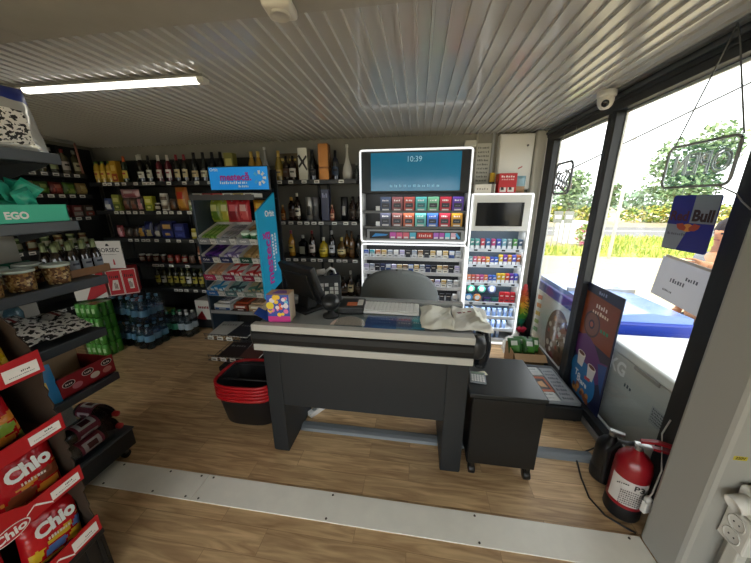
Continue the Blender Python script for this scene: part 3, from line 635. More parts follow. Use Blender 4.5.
b.quad((-.052, e, .25), (-.035, e, .27), (.052, e, .12), (.04, e, .1), mt('#1f1a18')).quad((.052, e, .24), (.04, e, .26), (-.052, e, .15), (-.04, e, .13), mt('#1f1a18'))
disc(b, 0, 0, .02, mt('#1f1a18'), face_my(0, e-.001, .19), 0, 1, 12)
rtop[6] = (304, [('gift_box', b.mesh('gift_box'))], 'gift_box', 'silver-white gift box with black ribbon', 'box')
b = MB().box(-.055, .055, -.05, .05, 0, .37, mt('#a8703a', .25, .7), .002).box(-.056, .056, -.051, .051, .12, .135, mt('#6a4222', .3, .5))
rtop[8] = (323.5, [('gift_box', b.mesh('gift_box'))], 'gift_box', 'tall shiny copper gift box', 'box')
row(rtop, RZ[0], 3.24, 'the top spirits shelf', 'bottles on the top spirits shelf', rx)
b = MB().box(-.14, .14, -.02, .02, 0, .31, mt('#54451f', .4), .003)
for k in range(3): b.scrib(.2, .03, 4, mt('#b59a4a', .3, .5), face_my(0, -.0205, .23-k*.07), k)
put([('gift_box', b.mesh('gift_box'))], 'gift_box', 'wide olive-gold box with gold lettering behind bottles on top spirits shelf', 'box', (rx(285), 3.38, RZ[0]+.001))
CYL = lambda c, d: [('tube', MB().lathe([(.0001, 0), (.042, 0), (.042, .255), (.038, .26), (.0001, .26)], mt(c, .3, .5), 20).lathe([(.0425, .06), (.0425, .16)], mt(d, .4), 8, None, -PI/2-.5, -PI/2+.5).mesh('tube'))]
r2 = [(280, bottle('small', '#8a4a1a', '#c08a4a', '#b58a4a'), 'spirit_bottle', 'small amber bottle', 'bottle'), (289, SP('#2c140c', '#3a2a20', '#b08a3a'), 'spirit_bottle', 'dark brown bottle with gold cap', 'bottle'), (295, bottle('tall', '#20120c', '#d5cfbf', '#d5cfc0'), 'spirit_bottle', 'dark bottle with cream label and white neck', 'bottle'),
 (307, CYL('#b5b4b0', '#1a1a1a'), 'gift_tube', 'silver gift tube with black emblem', 'box'), (313, CYL('#77767a', '#3a3a3a'), 'gift_tube', 'grey gift tube', 'box'), (323.5, [('gift_box', MB().box(-.045, .045, -.045, .045, 0, .34, mt('#18204a', .3), .002).scrib(.06, .05, 3, mt('#8a90b8', .4), face_my(0, -.0455, .25), 2).mesh('gift_box'))], 'gift_box', 'tall navy gift box', 'box'),
 (329, bottle('small', '#8a4a3a', '#d5a58a', '#c9a08a'), 'spirit_bottle', 'short bottle with pink-orange label', 'bottle'), (341, CYL('#2a2b2e', '#9a9a9a'), 'gift_tube', 'black and silver gift tube', 'box'), (349, SP('#2a1a14', '#3a2c22', '#1d1814'), 'spirit_bottle', 'dark brown bottle', 'bottle'), (355, SP('#1d1814', '#2f2a22', '#1d1814'), 'spirit_bottle', 'black bottle', 'bottle')]
row(r2, RZ[1], 3.22, 'the second spirits shelf', 'bottles on the second spirits shelf', rx)
r3 = [(286, bottle('tall', '#a8741f', '#d5b04a', '#8a3a4a'), 'spirit_bottle', 'amber bottle with reddish neck', 'bottle'), (298, square_bottle('#1a1a1c', '#8a8a7a', '#b5b5b0'), 'whisky_bottle', 'square black bottle with silver cap', 'bottle'), (307.5, bottle('tall', '#2a1614', '#d0c5c0', '#6a2028'), 'whisky_bottle', 'dark bottle with pale red-edged label', 'bottle'), (319, bottle('flask', '#a8901f', '#d8c23a', '#c9c9c0'), 'spirit_bottle', 'round bright yellow bottle', 'bottle'),
 (327.5, bottle('tall', '#1a1c20', '#c0c2c8', '#b5b5ba'), 'spirit_bottle', 'dark bottle with silver neck, white label', 'bottle'), (337, bottle('flask', '#5a4014', '#d0bf8a', '#c0a55a'), 'spirit_bottle', 'squat gold and white bottle', 'bottle'), (341, bottle('tall', '#5a3a14', '#7a5a24', '#2a2018'), 'spirit_bottle', 'brown slim bottle', 'bottle', .08), (347, bottle('tall', '#5a3a14', '#6a4a20', '#3a2a1a'), 'spirit_bottle', 'brown slim bottle', 'bottle'), (354, SP('#1c1a17', None, '#1a1a1a'), 'spirit_bottle', 'black bottle', 'bottle')]
row(r3, RZ[2], 3.22, 'the third spirits shelf', 'bottles on the third spirits shelf', rx)
r4 = [(310, SP('#241a14', '#8a8070', '#1a1a1a'), 'spirit_bottle', 'dark bottle', 'bottle'), (319, bottle('tall', CLEARPET, '#9aa0a0', '#b5b5b5'), 'spirit_bottle', 'clear slim bottle', 'bottle'), (328.5, carton(.09, .09, .27, '#1f2648', '#2a3260', '#5a648a'), 'gift_box', 'dark blue gift box', 'box'), (338, bottle('flask', '#2a1a10', '#4a3a28', '#1a1512'), 'spirit_bottle', 'round dark bottle', 'bottle'), (345, bottle('tall', '#2a1c12', '#c9b890', '#d5d0c5'), 'spirit_bottle', 'dark brown bottle with gold print', 'bottle'), (353, SP('#1c1612', '#3a3026', '#1a1512'), 'spirit_bottle', 'black bottle', 'bottle')]
row(r4, RZ[3], 3.22, 'the lowest spirits shelf', 'bottles on the lowest spirits shelf', rx)

# --- left wall unit
t = thing('store_shelving', 'black shelving along the left wall, behind the near gondola', 'shelving', (0, 0, 0))
MB().box(-4.29, -4.26, 1.5, 3.44, .02, 2.25, mt('#1f1f1d', .6)).build('back_panel', t)
for yy in (1.52, 2.3, 3.06): MB().box(-4.26, -4.23, yy-.015, yy+.015, 0, 2.25, DK, .003).build('upright', t)
MB().tube([(-3.92, 1.55, 2.26), (-3.92, 3.02, 2.26)], .012, mt('#c9c8c2', .4), 8).build('top_rail', t, label='pale metal top rail')
MB().tube([(-3.92, 3.02, 2.26), (-3.92, 3.03, 1.93)], .01, mt('#8a5a50', .5), 8).build('rail_post', t)
ZL = (1.915, 1.69, 1.44, 1.12, .78, .45)
for z in ZL:
    s = MB().box(-4.26, -3.92, 1.5, 3.06, z-.03, z, DK, .003).box(-3.92, -3.908, 1.5, 3.06, z-.042, z+.002, RAIL, .002).build('shelf', t)
    for k in range(9):
        c = bpy.data.objects.new('price_tag', TAGM); C.objects.link(c); c.parent = s; c.location = (-3.9075, 2.15+k*.1, z-.02); c.rotation_euler = (0, 0, PI/2)
MB().box(-4.26, -3.97, 1.5, 3.06, .02, .13, DK, .004).build('plinth', t)
def rowL(mk, z, ys, x, shelf, group):
    for i, y in enumerate(ys):
        parts, nm, desc, ct = mk(i)
        put(parts, nm, '%s, %s from the camera side on %s' % (desc, ORD[i], shelf), ct, (x, y, z+.001), PI/2+random.uniform(-.06, .06), group)
rowL(lambda i: (bottle('spirit', ('#4a4a34', '#5a5f4a', '#3a3c34', '#5a5648')[i % 4], ('#a8a582', '#b5b5a8', '#8f9a6a', '#b0a8a0')[i % 4], ('#8a8a7a', '#4a5a3a', '#9a9a94', '#8a3a3a')[i % 4]), 'drink_bottle', ('green-grey bottle with pale label', 'grey bottle with white label', 'dark bottle with green label', 'olive bottle with pinkish label')[i % 4], 'bottle'), ZL[0], [2.12+k*.115 for k in range(9)], -4.0, 'the top left-wall shelf', 'bottles on the top left-wall shelf')
rowL(lambda i: (bag(.12, .13, .07, ('#3f5a2c', '#6a2a26', '#4a6a30', '#8a7040')[i % 4], ('#6a8a3a', '#a84a3a', '#8aa04a', '#b09a5a')[i % 4], ('#8aa05a', '#b06a5a', '#5a8a3a', '#c0b07a')[i % 4], 40+i), 'food_packet', ('leafy green packet', 'red packet', 'bright green packet', 'tan packet')[i % 4], 'packet'), ZL[1], [2.15+k*.125 for k in range(8)], -4.0, 'the second left-wall shelf', 'packets on the second left-wall shelf')
rowL(lambda i: (carton(.1, .08, .13, ('#6a2a2a', '#4a3a30', '#7a2c2a')[i % 3], ('#8a8a80', '#8a3a34', '#4a2020')[i % 3], ('#b09a90', '#a8a59a', '#b5a8a0')[i % 3]), 'food_carton', ('dark red carton', 'brown carton', 'red carton')[i % 3], 'carton'), ZL[2], [2.15+k*.125 for k in range(8)], -4.0, 'the third left-wall shelf', 'cartons on the third left-wall shelf')
rowL(lambda i: (jar(('#3a4a2a', '#5a3a24')[i % 2], ('#8a9a6a', '#9a8a5a')[i % 2], '#8a8a70', .04, .13), 'jar', ('green jar', 'brown jar')[i % 2], 'jar'), ZL[3], [2.3+k*.12 for k in range(6)], -4.0, 'the fourth left-wall shelf', 'jars on the fourth left-wall shelf')

# ================================================================== NEAR GONDOLA (left foreground)
t = thing('gondola_shelving', 'dark grey gondola shelving in the left foreground', 'shelving', (0, 0, 0))
GD = mt('#2a2f34', .42)
MB().box(-2.26, -2.22, .1, 1.28, .12, 1.98, mt('#a5a195', .55, noise=.2, scale=6)).build('back_panel', t, label='pale grey back panel')
for yy in (.12, 1.26): MB().box(-2.30, -2.26, yy-.02, yy+.02, .06, 2.0, GD, .003).build('upright', t)
GZ = ((1.83, 1.30, .035), (1.505, 1.30, .035), (1.19, 1.37, .035), (.895, 1.29, .035), (.595, 1.29, .03))
for z, ye, th in GZ:
    MB().box(-2.22, -1.80, .1, ye, z-th, z, GD, .004).box(-1.812, -1.79, .1, ye, z-th-.012, z+.004, mt('#3a4046', .38), .004).prism([(-2.22, z-th), (-1.86, z-th), (-1.9, z-th-.02), (-2.22, z-th-.09)], ye-.004, ye, GD, 'y').build('shelf', t)
MB().box(-2.24, -1.80, .1, 1.285, .06, .18, GD, .006).prism([(-1.80, .175), (-1.79, .185), (-1.80, .19), (-2.24, .19), (-2.24, .175)], .1, 1.29, mt('#40464b', .4), 'y').build('plinth', t)
for yy in (.3, 1.23):
    MB().lathe([(.0001, -.012), (.024, -.012), (.024, .012), (.0001, .012)], mt('#1a1a1a', .5), 14, Matrix.Translation((-1.83, yy, .024)) @ Matrix.Rotation(PI/2, 4, 'Y')).box(-1.842, -1.818, yy-.012, yy+.012, .03, .06, mt('#8a8a8a', .3, .8)).build('castor', t)
# top shelf: crinkled silver snack bags
def silver(u, v, s):
    if v > .72 and s < 0: return mt('#b8472a', .3) if u < .5 and v < .86 else mt('#2a3a8a', .3)
    return LEOP if (.1 < v < .55 and .15 < u < .85) else mt('#cfcfca', .22, .4)
for i, (y, x, rz, tx, sc) in enumerate(((1.2, -1.89, 1.35, -.30, 1.2), (.97, -1.92, 1.4, -.35, 1.1), (1.17, -2.06, 1.4, -.25, 1.0))):
    me = MB().pouch(.19*sc, .26*sc, .08, silver, None, 10, 12, .008, 60+i)
    put([('bag', me.mesh('bag'))], 'snack_bag', ('silver snack bag with leopard print and blue-red top, nearest the shelf end', 'silver snack bag with leopard print at the left picture edge, top shelf', 'silver snack bag leaning behind the others on the top gondola shelf')[i], 'packet', (x, y, 1.836), 0, 'silver bags on the top gondola shelf', (tx, 0, rz))
# second shelf: teal display box with teal bags
TEAL = mt('#35c3a0', .45)
t = thing('display_box', 'teal cardboard display box full of teal packets on second gondola shelf', 'box', (-1.96, 1.03, 1.506))
b = MB()
for a in ((-.15, -.145, -.26, .25, 0, .075), (.145, .15, -.26, .25, 0, .085), (-.15, .15, -.26, -.255, 0, .085), (-.15, .15, .245, .25, 0, .075), (-.15, .15, -.26, .25, 0, .004)): b.box(*a, TEAL)
b.build('box_body', t)
MB().text('EGO', .043, mt('#eef4f0', .5), face_px(.1506, .048, .036), .95, .002).build('lettering', t, label='white letters EGO')
rn = random.Random(9)
for i in range(20):
    y = .86+.019*i; x = rn.uniform(-2.0, -1.87); z = 1.555+(.05 if i % 2 else 0)
    me = MB().pouch(.085, .115, .035, (lambda u, v, s: mt('#37b898', .35) if (v > .12 and v < .88) else mt('#2a9a80', .35)), None, 7, 9, .009, 90+i)
    put([('bag', me.mesh('bag'))], 'snack_packet', 'small crumpled teal packet heaped in the teal display box', 'packet', (x, y, z), 0, 'teal packets in the display box', (rn.uniform(-.5, .1), rn.uniform(-.7, .7), 1.57+rn.uniform(-.7, .7)))
# third shelf: nut tubs, beer tray
def tub(x, y, lb, r=.052):
    t = thing('nut_tub', lb, 'tub', (x, y, 1.191), 0, 'tubs of mixed nuts')
    MB().lathe([(.0001, 0), (r*.86, 0), (r*.9, .006), (r, .088), (.0001, .088)], NUTS, 24).build('nuts', t)
    MB().lathe([(r*.9, .0), (r*1.03, .093)], FILM, 24).build('tub_wall', t, label='clear plastic wall')
    MB().lathe([(r*1.03, .089), (r*1.09, .09), (r*1.09, .102), (r*1.02, .104), (r*.95, .099), (.0001, .099)], mt('#b9c3b8', .3), 24).build('lid', t)
tub(-1.87, 1.195, 'clear tub of mixed nuts, nearest the end of the third gondola shelf')
tub(-1.88, 1.055, 'clear tub of mixed nuts in the middle of the front row')
tub(-1.87, .93, 'clear tub of mixed nuts cut by the left picture edge')
tub(-2.02, 1.18, 'clear tub of mixed nuts standing behind the end tub')
tub(-2.03, 1.05, 'clear tub of mixed nuts in the back row at left')
for i in range(3):
    put(bag(.14, .1, .06, '#2a6a52', '#1f4a3c', '#3a8a6a', 70+i), 'snack_packet', 'dark green packet behind the nut tubs on the third shelf, %s from the left' % ORD[i], 'packet', (-2.15, .98+i*.11, 1.191), 1.57, 'green packets behind the nut tubs')
t = thing('beer_tray', 'brown cardboard tray of dark beer bottles at the end of third gondola shelf', 'tray', (-1.95, 1.345, 1.191))
b = MB(); BR = mt('#8a6444', .8, noise=.2)
for a in ((-.13, .06, -.13, .13, 0, .004), (.056, .06, -.13, .13, 0, .045), (-.13, -.126, -.13, .13, 0, .045), (-.13, .06, -.13, -.126, 0, .045), (-.13, .06, .126, .13, 0, .045)): b.box(*a, BR)
b.build('tray', t)
k = 0
for yy in (1.25, 1.315, 1.38, 1.44):
    for xx in (-1.93, -2.0):
        put(bottle('beer', '#1f150f', '#7d838c', '#626b42', '#20283c'), 'beer_bottle', 'dark beer bottle with gold-green foil in cardboard tray, %s row, %s from the camera' % ('front' if xx > -1.95 else 'back', ORD[k//2]), 'bottle', (xx, yy, 1.196), PI/2, 'beer bottles in the cardboard tray').scale = (.9, .9, .88); k += 1
# fourth shelf: leopard packets
for i, (x, y, z, rz, lb) in enumerate(((-2.09, 1.225, .905, 1.45, 'leopard print packet lying nearest the end of the fourth shelf'), (-2.09, 1.10, .91, 1.62, 'leopard print packet with red seam in the middle of the fourth shelf'), (-2.12, .985, .905, 1.75, 'leopard print packet lying at the left of the fourth shelf'), (-2.08, 1.04, .945, 1.5, 'leopard print packet lying on top of the other two'))):
    me = MB().pouch(.125, .275, .055, (lambda u, v, s: mt('#8a2a2a', .35) if (.44 < u < .56 and v < .45) else LEOP), None, 9, 14, .004, 120+i)
    put([('bag', me.mesh('bag'))], 'snack_packet', lb, 'packet', (x, y, z+.085), 0, 'leopard print packets', (PI/2+.24, 0, rz))
for i, (x, y) in enumerate(((-2.14, 1.13), (-2.14, 1.0))):
    t = thing('bottle', 'dark blue plastic bottle at the back of the fourth gondola shelf, %s one' % ('right' if i == 0 else 'left'), 'bottle', (x, y, .896), 0, 'blue bottles on the fourth gondola shelf')
    MB().lathe([(.0001, 0), (.035, 0), (.037, .01), (.034, .08), (.037, .13), (.016, .19), (.0001, .19)], BLUEPET, 16).build('bottle_body', t); MB().lathe([(.016, .185), (.016, .205), (.0001, .205)], mt('#2a4a8a', .4), 12).build('cap', t)
# fifth shelf: dark red display box
t = thing('display_box', 'dark red display carton with white oval emblems on the fifth gondola shelf', 'box', (-1.93, 1.16, .596))
b = MB(); RD = mt('#981624', .45); KR = mt('#a58a68', .8)
b.box(.105, .11, -.14, .14, 0, .115, RD).box(-.15, -.145, -.14, .14, 0, .2, KR).box(-.15, .11, -.14, -.136, 0, .1, RD).box(-.15, .11, .136, .14, 0, .1, RD).box(-.15, .11, -.14, .14, 0, .004, KR)
b.build('box_body', t)
e = MB(); FX = lambda y, z: face_px(.1112, y, z)
for i, (y, z, rr, c) in enumerate(((-.095, .07, .03, '#e6dcd8'), (.0, .083, .03, '#e6dcd8'), (.1, .085, .03, '#e6dcd8'))):
    disc(e, 0, 0, rr, mt(c, .5), FX(y, z), 0, .62, 24); disc(e, 0, 0, rr*.88, mt('#2a1014', .5), FX(y, z), .0005, .6, 24); e.scrib(.034, .012, 4, mt('#e6dcd8', .5), FX(y, z-.006) @ Matrix.Translation((0, 0, .001)), i)
for i, (y, z, c) in enumerate(((-.06, .04, '#c97a88'), (.03, .045, '#e8e0d8'), (.095, .04, '#c9827a'))): disc(e, 0, 0, .025, mt(c, .5), FX(y, z), 0, .7, 24)
e.build('oval_emblems', t, label='white and pink oval emblems')
me = MB().pouch(.13, .21, .04, (lambda u, v, s: mt('#d8c050', .4) if .35 < v < .6 and .25 < u < .75 else mt('#2a8ac9', .35)), None, 8, 10, .004, 33)
put([('bag', me.mesh('bag'))], 'snack_packet', 'bright blue packet standing beside the dark red display carton', 'packet', (-1.83, .955, .6), 0, None, (-.2, 0, 1.2))
# bottom: dark bottles lying in film
def cola(lb, loc, rot):
    t = thing('cola_bottle', lb, 'bottle', loc, 0, 'cola bottles lying on the gondola base', rot)
    MB().lathe([(.0001, 0), (.042, 0), (.045, .012), (.042, .1), (.045, .16), (.034, .21), (.016, .25), (.0145, .265), (.0001, .265)], mt('#140c0a', .12), 18).build('bottle_body', t)
    l = MB().lathe([(.0458, .02), (.0438, .08), (.0458, .14)], mt('#8a2440', .4), 18)
    for q in range(3): l.lathe([(.0462, .035), (.0446, .08), (.0462, .125)], mt('#dccfd0', .4), 6, None, .1+q*2.1, 1.5+q*2.1).lathe([(.0466, .055), (.0450, .08), (.0466, .105)], mt('#5a1a2a', .4), 5, None, .4+q*2.1, 1.2+q*2.1)
    l.build('label_band', t, label='white and dark red label')
    MB().lathe([(.0165, .25), (.0165, .275), (.0001, .275)], mt('#b01c20', .4), 14).build('cap', t, label='red cap')
cola('lower dark bottle lying with its neck towards the camera on the gondola base', (-1.875, 1.17, .237), (PI/2, .6, 0))
cola('upper dark bottle lying with its neck towards the camera on the gondola base', (-1.895, 1.185, .328), (PI/2, 1.7, 0))
cola('dark bottle lying sideways at the end of the gondola base, lowest of two', (-2.09, 1.238, .237), (0, PI/2, 0))
cola('dark bottle lying sideways at the end of the gondola base, upper of two', (-2.09, 1.238, .328), (0, PI/2, 0))
cola('dark bottle lying at the back of the gondola base behind the others', (-2.05, 1.18, .237), (PI/2, 0, 0))
b = MB().prism([(-2.1, .192), (-1.82, .192), (-1.81, .25), (-1.82, .36), (-1.88, .40), (-2.1, .40)], .90, 1.195, FILM, 'y')
tag(b.build('shrink_wrap'), 'clear shrink wrap around the dark cola bottles on the gondola base', 'wrap')

# ================================================================== CHIPS STAND (left foreground)
CARD = mt('#382a1e', .85, noise=.2, scale=20); RED = mt('#b5101b', .4); WHT = mt('#f0eeea', .5)
LIP = ((1.026, 1.11), (.779, .846), (.532, .60), (.255, .335))
ttl = ('topmost', 'second from the top', 'third from the top', 'lowest')
for k, (z0, z1) in enumerate(LIP):
    t = thing('snack_carton', 'red open-front chips carton, %s in the foreground stack' % ttl[k], 'carton', (-1.3, .71, z0-.002), 0, 'red chips cartons stacked on the crate')
    hh = (LIP[k-1][0] if k else 1.30)-z0-.006
    rn = random.Random(k+50); pts = [(-.42, 0), (0, 0)]
    for q in range(1, 12): pts.append((-.004-rn.uniform(0, .022)-(.13*(q/11)**2 if k == 0 else 0), hh*q/12 if q < 12 else hh))
    pts += [(-.01 if k else -.16, hh), (-.42, hh)]
    MB().prism(pts, -.004, 0, CARD, 'y').build('side_panel', t, label='ragged brown inner side')
    MB().prism(pts, -.5, -.496, CARD, 'y').build('side_panel', t)
    MB().box(-.424, -.42, -.5, 0, 0, hh, CARD).box(-.42, 0, -.5, 0, 0, .004, CARD).build('tray_body', t)
    h1 = z1-z0; pl = [(0, 0), (0, h1)] + [(-.5*q/16, h1 + (.0 if k != 2 else .05*max(0, math.sin(PI*min(1, max(0, (q-5)/7)))))-(.012*math.sin(PI*q/16) if k != 2 else 0)) for q in range(1, 16)] + [(-.5, h1), (-.5, 0)]
    MB().prism([(p[0], p[1]) for p in pl], .0, .004, RED, 'x').build('front_lip', t, label='bright red front lip')
    pc = MB().box(.0042, .0052, -.1, -.012, .012, h1-.022 if k else h1-.03, WHT)
    pc.scrib(.066, .003, 14, mt('#6a6a6a', .5), face_px(.0055, -.056, .022), k).scrib(.024, .007, 5, mt('#4a4a4a', .5), face_px(.0055, -.045, .032), k+9); pc.build('price_card', t, label='white price card')
    if k == 2:
        e = MB(); disc(e, 0, 0, .052, WHT, face_px(.0046, -.215, .015), 0, .52, 28); disc(e, 0, 0, .048, RED, face_px(.0052, -.215, .015), 0, .5, 28); e.text('Chio', .042, WHT, face_px(.0058, -.215, .015, 0), 1, .0015); e.build('lettering', t, label='white Chio emblem')
    if k >= 2:
        MB().quad((.0046, -.1, .005), (.0046, -.145, .045), (.0046, -.14, .05), (.0046, -.1, .012), WHT).quad((.0046, -.145, .045), (.0046, -.17, .028), (.0046, -.168, .034), (.0046, -.143, .052), WHT).build('printed_line', t)
def chio(z, y, main, acc, acc2, lb, tilt=-.22, x=-1.40, w_=.165, h_=.2, seed=0, txt=True, zoff=0, roll=0):
    def f(u, v, s):
        if s < 0 and v < .58-.26*(1-u) and u > .04:
            q = math.sin(u*8+v*11+seed)+math.sin(v*17-u*6+seed*2)
            return mt(acc, .35) if q > .05 else mt(acc2, .35) if q < -.45 else mt(main, .25)
        if v < .03 or v > .97: return mt('#8a1018', .3)
        return mt(main, .22)
    t = thing('chips_bag', lb, 'bag', (x, y, z), 0, 'chips bags in the red cartons', (tilt, roll, PI/2))
    MB().pouch(w_, h_, .07, f, None, 26, 30, .0022, seed).build('bag', t)
    if txt:
        d = .0385
        M = Matrix.Translation((0, -d, h_*.68)) @ Matrix.Rotation(PI/2, 4, 'X') @ Matrix.Rotation(.14, 4, 'Z')
        tx = MB().text('Chio', .068, WHT, M, .92, .0035); tx.scrib(.07, .012, 8, mt('#e8d8c8', .5), Matrix.Translation((.005, -d, h_*.42)) @ Matrix.Rotation(PI/2, 4, 'X'), seed); tx.build('lettering', t, label='white Chio lettering')
        disc_ = MB(); M2 = Matrix.Translation((0, -d+.002, h_*.68)) @ Matrix.Rotation(PI/2, 4, 'X')
        disc_.bm.free()
chio(1.036, .60, '#d9b320', '#c99a1a', '#e8cf4a', 'yellow chips bag with a dark moustached face print, topmost carton', seed=1, txt=False, h_=.24, x=-1.385)
t = [o for o in bpy.data.objects if o.get('label', '').startswith('yellow chips bag')][0]
e = MB(); M = Matrix.Translation((.03, -.0375, .1)) @ Matrix.Rotation(PI/2, 4, 'X')
disc(e, 0, 0, .026, mt('#e0b58a', .5), M, 0, 1.3, 20); disc(e, 0, .026, .027, mt('#1c1512', .5), M, .0006, .5, 20); disc(e, .01, -.008, .014, mt('#1c1512', .5), M, .0009, .3, 14); e.build('printed_face', t)
chio(.788, .57, '#b5121c', '#d8842a', '#8aa83a', 'red chips bag with orange crisps print, second carton from the top', seed=2, txt=False, x=-1.39, zoff=0)
chio(.788, .40, '#c8141e', '#e2a83a', '#b5121c', 'red chips bag at the left picture edge, second carton', seed=8, txt=True, x=-1.39)
chio(.541, .60, '#b5121c', '#7a3a1e', '#d88a2a', 'red chips bag with brown crisps print, third carton from the top', seed=3, x=-1.37, w_=.18, roll=.12)
chio(.541, .405, '#9a3a1e', '#7a3a1e', '#b5602a', 'brown-orange chips bag beside the red one in the third carton', seed=4, txt=False, x=-1.38)
chio(.264, .60, '#c0141e', '#d8b02a', '#5a7ab5', 'red, blue and yellow chips bag nearest the end of the lowest carton', seed=5, x=-1.37, w_=.18, roll=.2)
chio(.264, .40, '#c0141e', '#c9a83a', '#8aa0b5', 'red chips bag left of the blue and yellow one, lowest carton', seed=6, x=-1.36, roll=.1)
put([('sheet', MB().box(-.001, .001, -.05, .05, 0, .16, mt('#dfe3ec', .5)).mesh('sheet'))], 'paper_sheet', 'pale blank paper sheet tucked into the second chips carton', 'paper', (-1.315, .50, .787), 0, None, (.0, -.12, 0))
t = thing('plastic_crate', 'black ribbed plastic crate under the chips cartons', 'crate', (-1.5, .46, 0))
BP = mt('#17181a', .45)
b = MB().box(-.2, .2, -.25, .25, 0, .012, BP).box(-.2, -.19, -.25, .25, .0, .245, BP).box(.188, .196, -.25, .25, 0, .245, BP).box(-.2, .2, -.25, -.24, 0, .245, BP).box(-.2, .2, .238, .246, 0, .245, BP).box(-.205, .205, -.255, .255, .225, .25, BP, .004)
b.build('crate_body', t)
r_b = MB()
for q in range(12): r_b.box(.196, .204, -.24+q*.042, -.228+q*.042, .02, .225, BP)
for q in range(9): r_b.box(-.18+q*.045, -.168+q*.045, .246, .254, .02, .225, BP)
r_b.build('ribs', t)
# ================================================================== FLOOR STACKS beyond the gondola
def pet(mat_, h=.29, r=.043, cap='#2f6fb0'):
    key = ('pet', mat_.name, h, r, cap)
    if key not in _pc:
        b = MB().lathe([(.0001, 0), (r*.9, 0), (r, .012), (r*.94, h*.2), (r, h*.3), (r*.93, h*.45), (r, h*.58), (r*.9, h*.7), (r*.4, h*.88), (r*.36, h*.93), (.0001, h*.93)], mat_, 14)
        c = MB().lathe([(r*.4, h*.91), (r*.4, h), (.0001, h)], mt(cap, .4), 12)
        l = MB().lathe([(r+.0015, h*.31), (r+.0005, h*.44), (r+.0015, h*.56)], mt(cap if cap != '#e5e5e5' else '#b0b8bc', .4), 14)
        _pc[key] = [('bottle_body', b.mesh('bottle_body')), ('cap', c.mesh('cap')), ('label_band', l.mesh('label_band'))]
    return _pc[key]
def pack(x0, y0, z0, nx, ny, mat_, h, r, cap, what, where, grp, wrap=True):
    # one shrink-wrapped pack is one thing with its bottles as parts
    t = thing('bottle_pack', what + ', ' + where, 'bottle pack', (x0, y0, z0), 0, grp)
    n = 0
    for j in range(ny):
        for i in range(nx):
            ps = pet(mat_, h, r, cap); 
            bo = bpy.data.objects.new('bottle', ps[0][1]); C.objects.link(bo); bo.parent = t; bo.location = (i*r*2.04, j*r*2.04, 0)
            for pn, me in ps[1:]:
                c = bpy.data.objects.new(pn, me); C.objects.link(c); c.parent = bo
    if wrap:
        X0, X1, Y0, Y1 = -r-.003, r*2.04*(nx-1)+r+.003, -r-.003, r*2.04*(ny-1)+r+.003
        MB().prism([(X0, .01), (X1, .01), (X1, h*.72), (X1-.035, h*.98), (X0+.035, h*.98), (X0, h*.72)], Y0, Y1, FILM, 'y').build('film_wrap', t)
WB = 'shrink-wrapped pack of blue water bottles'
for k, z in enumerate((0, .30)):
    pack(-3.35, 2.56, z, 3, 2, BLUEPET, .29, .046, '#5f8aa5', WB, ('on the floor, left of the two columns', 'on top of the left column')[k], 'water packs on the floor')
    pack(-3.05, 2.52, z, 2, 3, BLUEPET, .29, .046, '#5f8aa5', WB, ('on the floor, right of the two columns', 'on top of the right column')[k], 'water packs on the floor')
pack(-3.0, 2.84, 0, 2, 2, GREENPET, .31, .043, '#2a8a5a', 'pack of green water bottles', 'beside the blue water packs on the floor', 'water packs on the floor')
pack(-2.83, 2.85, 0, 2, 2, CLEARPET, .31, .043, '#e5e5e5', 'pack of clear water bottles', 'between green bottles and the back shelf base', 'water packs on the floor')
pack(-3.3, 2.82, 0, 3, 2, CLEARPET, .30, .043, '#8a5a3a', 'pack of clear brown-capped bottles', 'hidden behind the blue water packs', 'water packs on the floor')
GCAN = [('can', MB().lathe([(.0001, 0), (.028, 0), (.032, .008), (.032, .135), (.026, .146), (.0001, .144)], mt('#4f9a34', .3, .3), 14).lathe([(.0324, .05), (.0324, .1)], mt('#b5d59a', .4), 6, None, -PI/2-.8, -PI/2+.6).mesh('can'))]
for k in range(4):
    t = thing('can_pack', 'film-wrapped pack of bright green cans, %s in the stack beside the gondola' % ('lowest', 'second from the floor', 'third from the floor', 'topmost')[k], 'can pack', (-3.46, 2.3, k*.15), 0, 'green can packs in the stack')
    for i in range(4):
        for j in range(3):
            c = bpy.data.objects.new('can', GCAN[0][1]); C.objects.link(c); c.parent = t; c.location = (i*.066, j*.066, .001)
    MB().prism([(-.036, .002), (.234, .002), (.234, .148), (-.036, .148)], -.036, .168, FILM, 'y').build('film_wrap', t)
# cartons on the stacks
RC = mt('#b81c2a', .45); WC = mt('#d8d5cf', .5)
def rcarton(name, lb, loc, rz, kind):
    s_ = .78; b = MB().box(-.16, .16, -.12, .12, 0, .28, RC if kind else WC, .003); e = -.1207; t = thing(name, lb, 'carton', loc, rz)
    if kind:
        for sx in (-.08, .08):
            b.quad((sx-.078, e, .005), (sx+.078, e, .005), (sx+.078, e, .275), (sx-.078, e, .275), WC).quad((sx-.071, e-.0005, .013), (sx+.071, e-.0005, .013), (sx+.071, e-.0005, .267), (sx-.071, e-.0005, .267), RC)
            b.quad((sx-.03*(1 if sx < 0 else -.2)-.02, e-.001, .06), (sx+.035, e-.001, .06), (sx+.035, e-.001, .17), (sx-.02, e-.001, .17), mt('#d9d2cc', .5)).scrib(.1, .035, 5, mt('#3a1418', .5), face_my(sx, e-.001, .19), int(sx*100)).scrib(.035, .08, 3, mt('#5a2a2c', .5), face_my(sx+.005, e-.0015, .075), 3)
    else:
        b.quad((.16, e, .28), (.16, e, .06), (-.06, e, 0), (.02, e, 0), RC).quad((.16, e, .28), (.02, e, 0), (-.06, e, 0), (.1, e, .28), RC).quad((-.16, e, .12), (-.13, e, .28), (-.16, e, .28), (-.16, e, .2), RC)
    o = b.build('carton_body', t); o.scale = (.78, .9, 1.04)
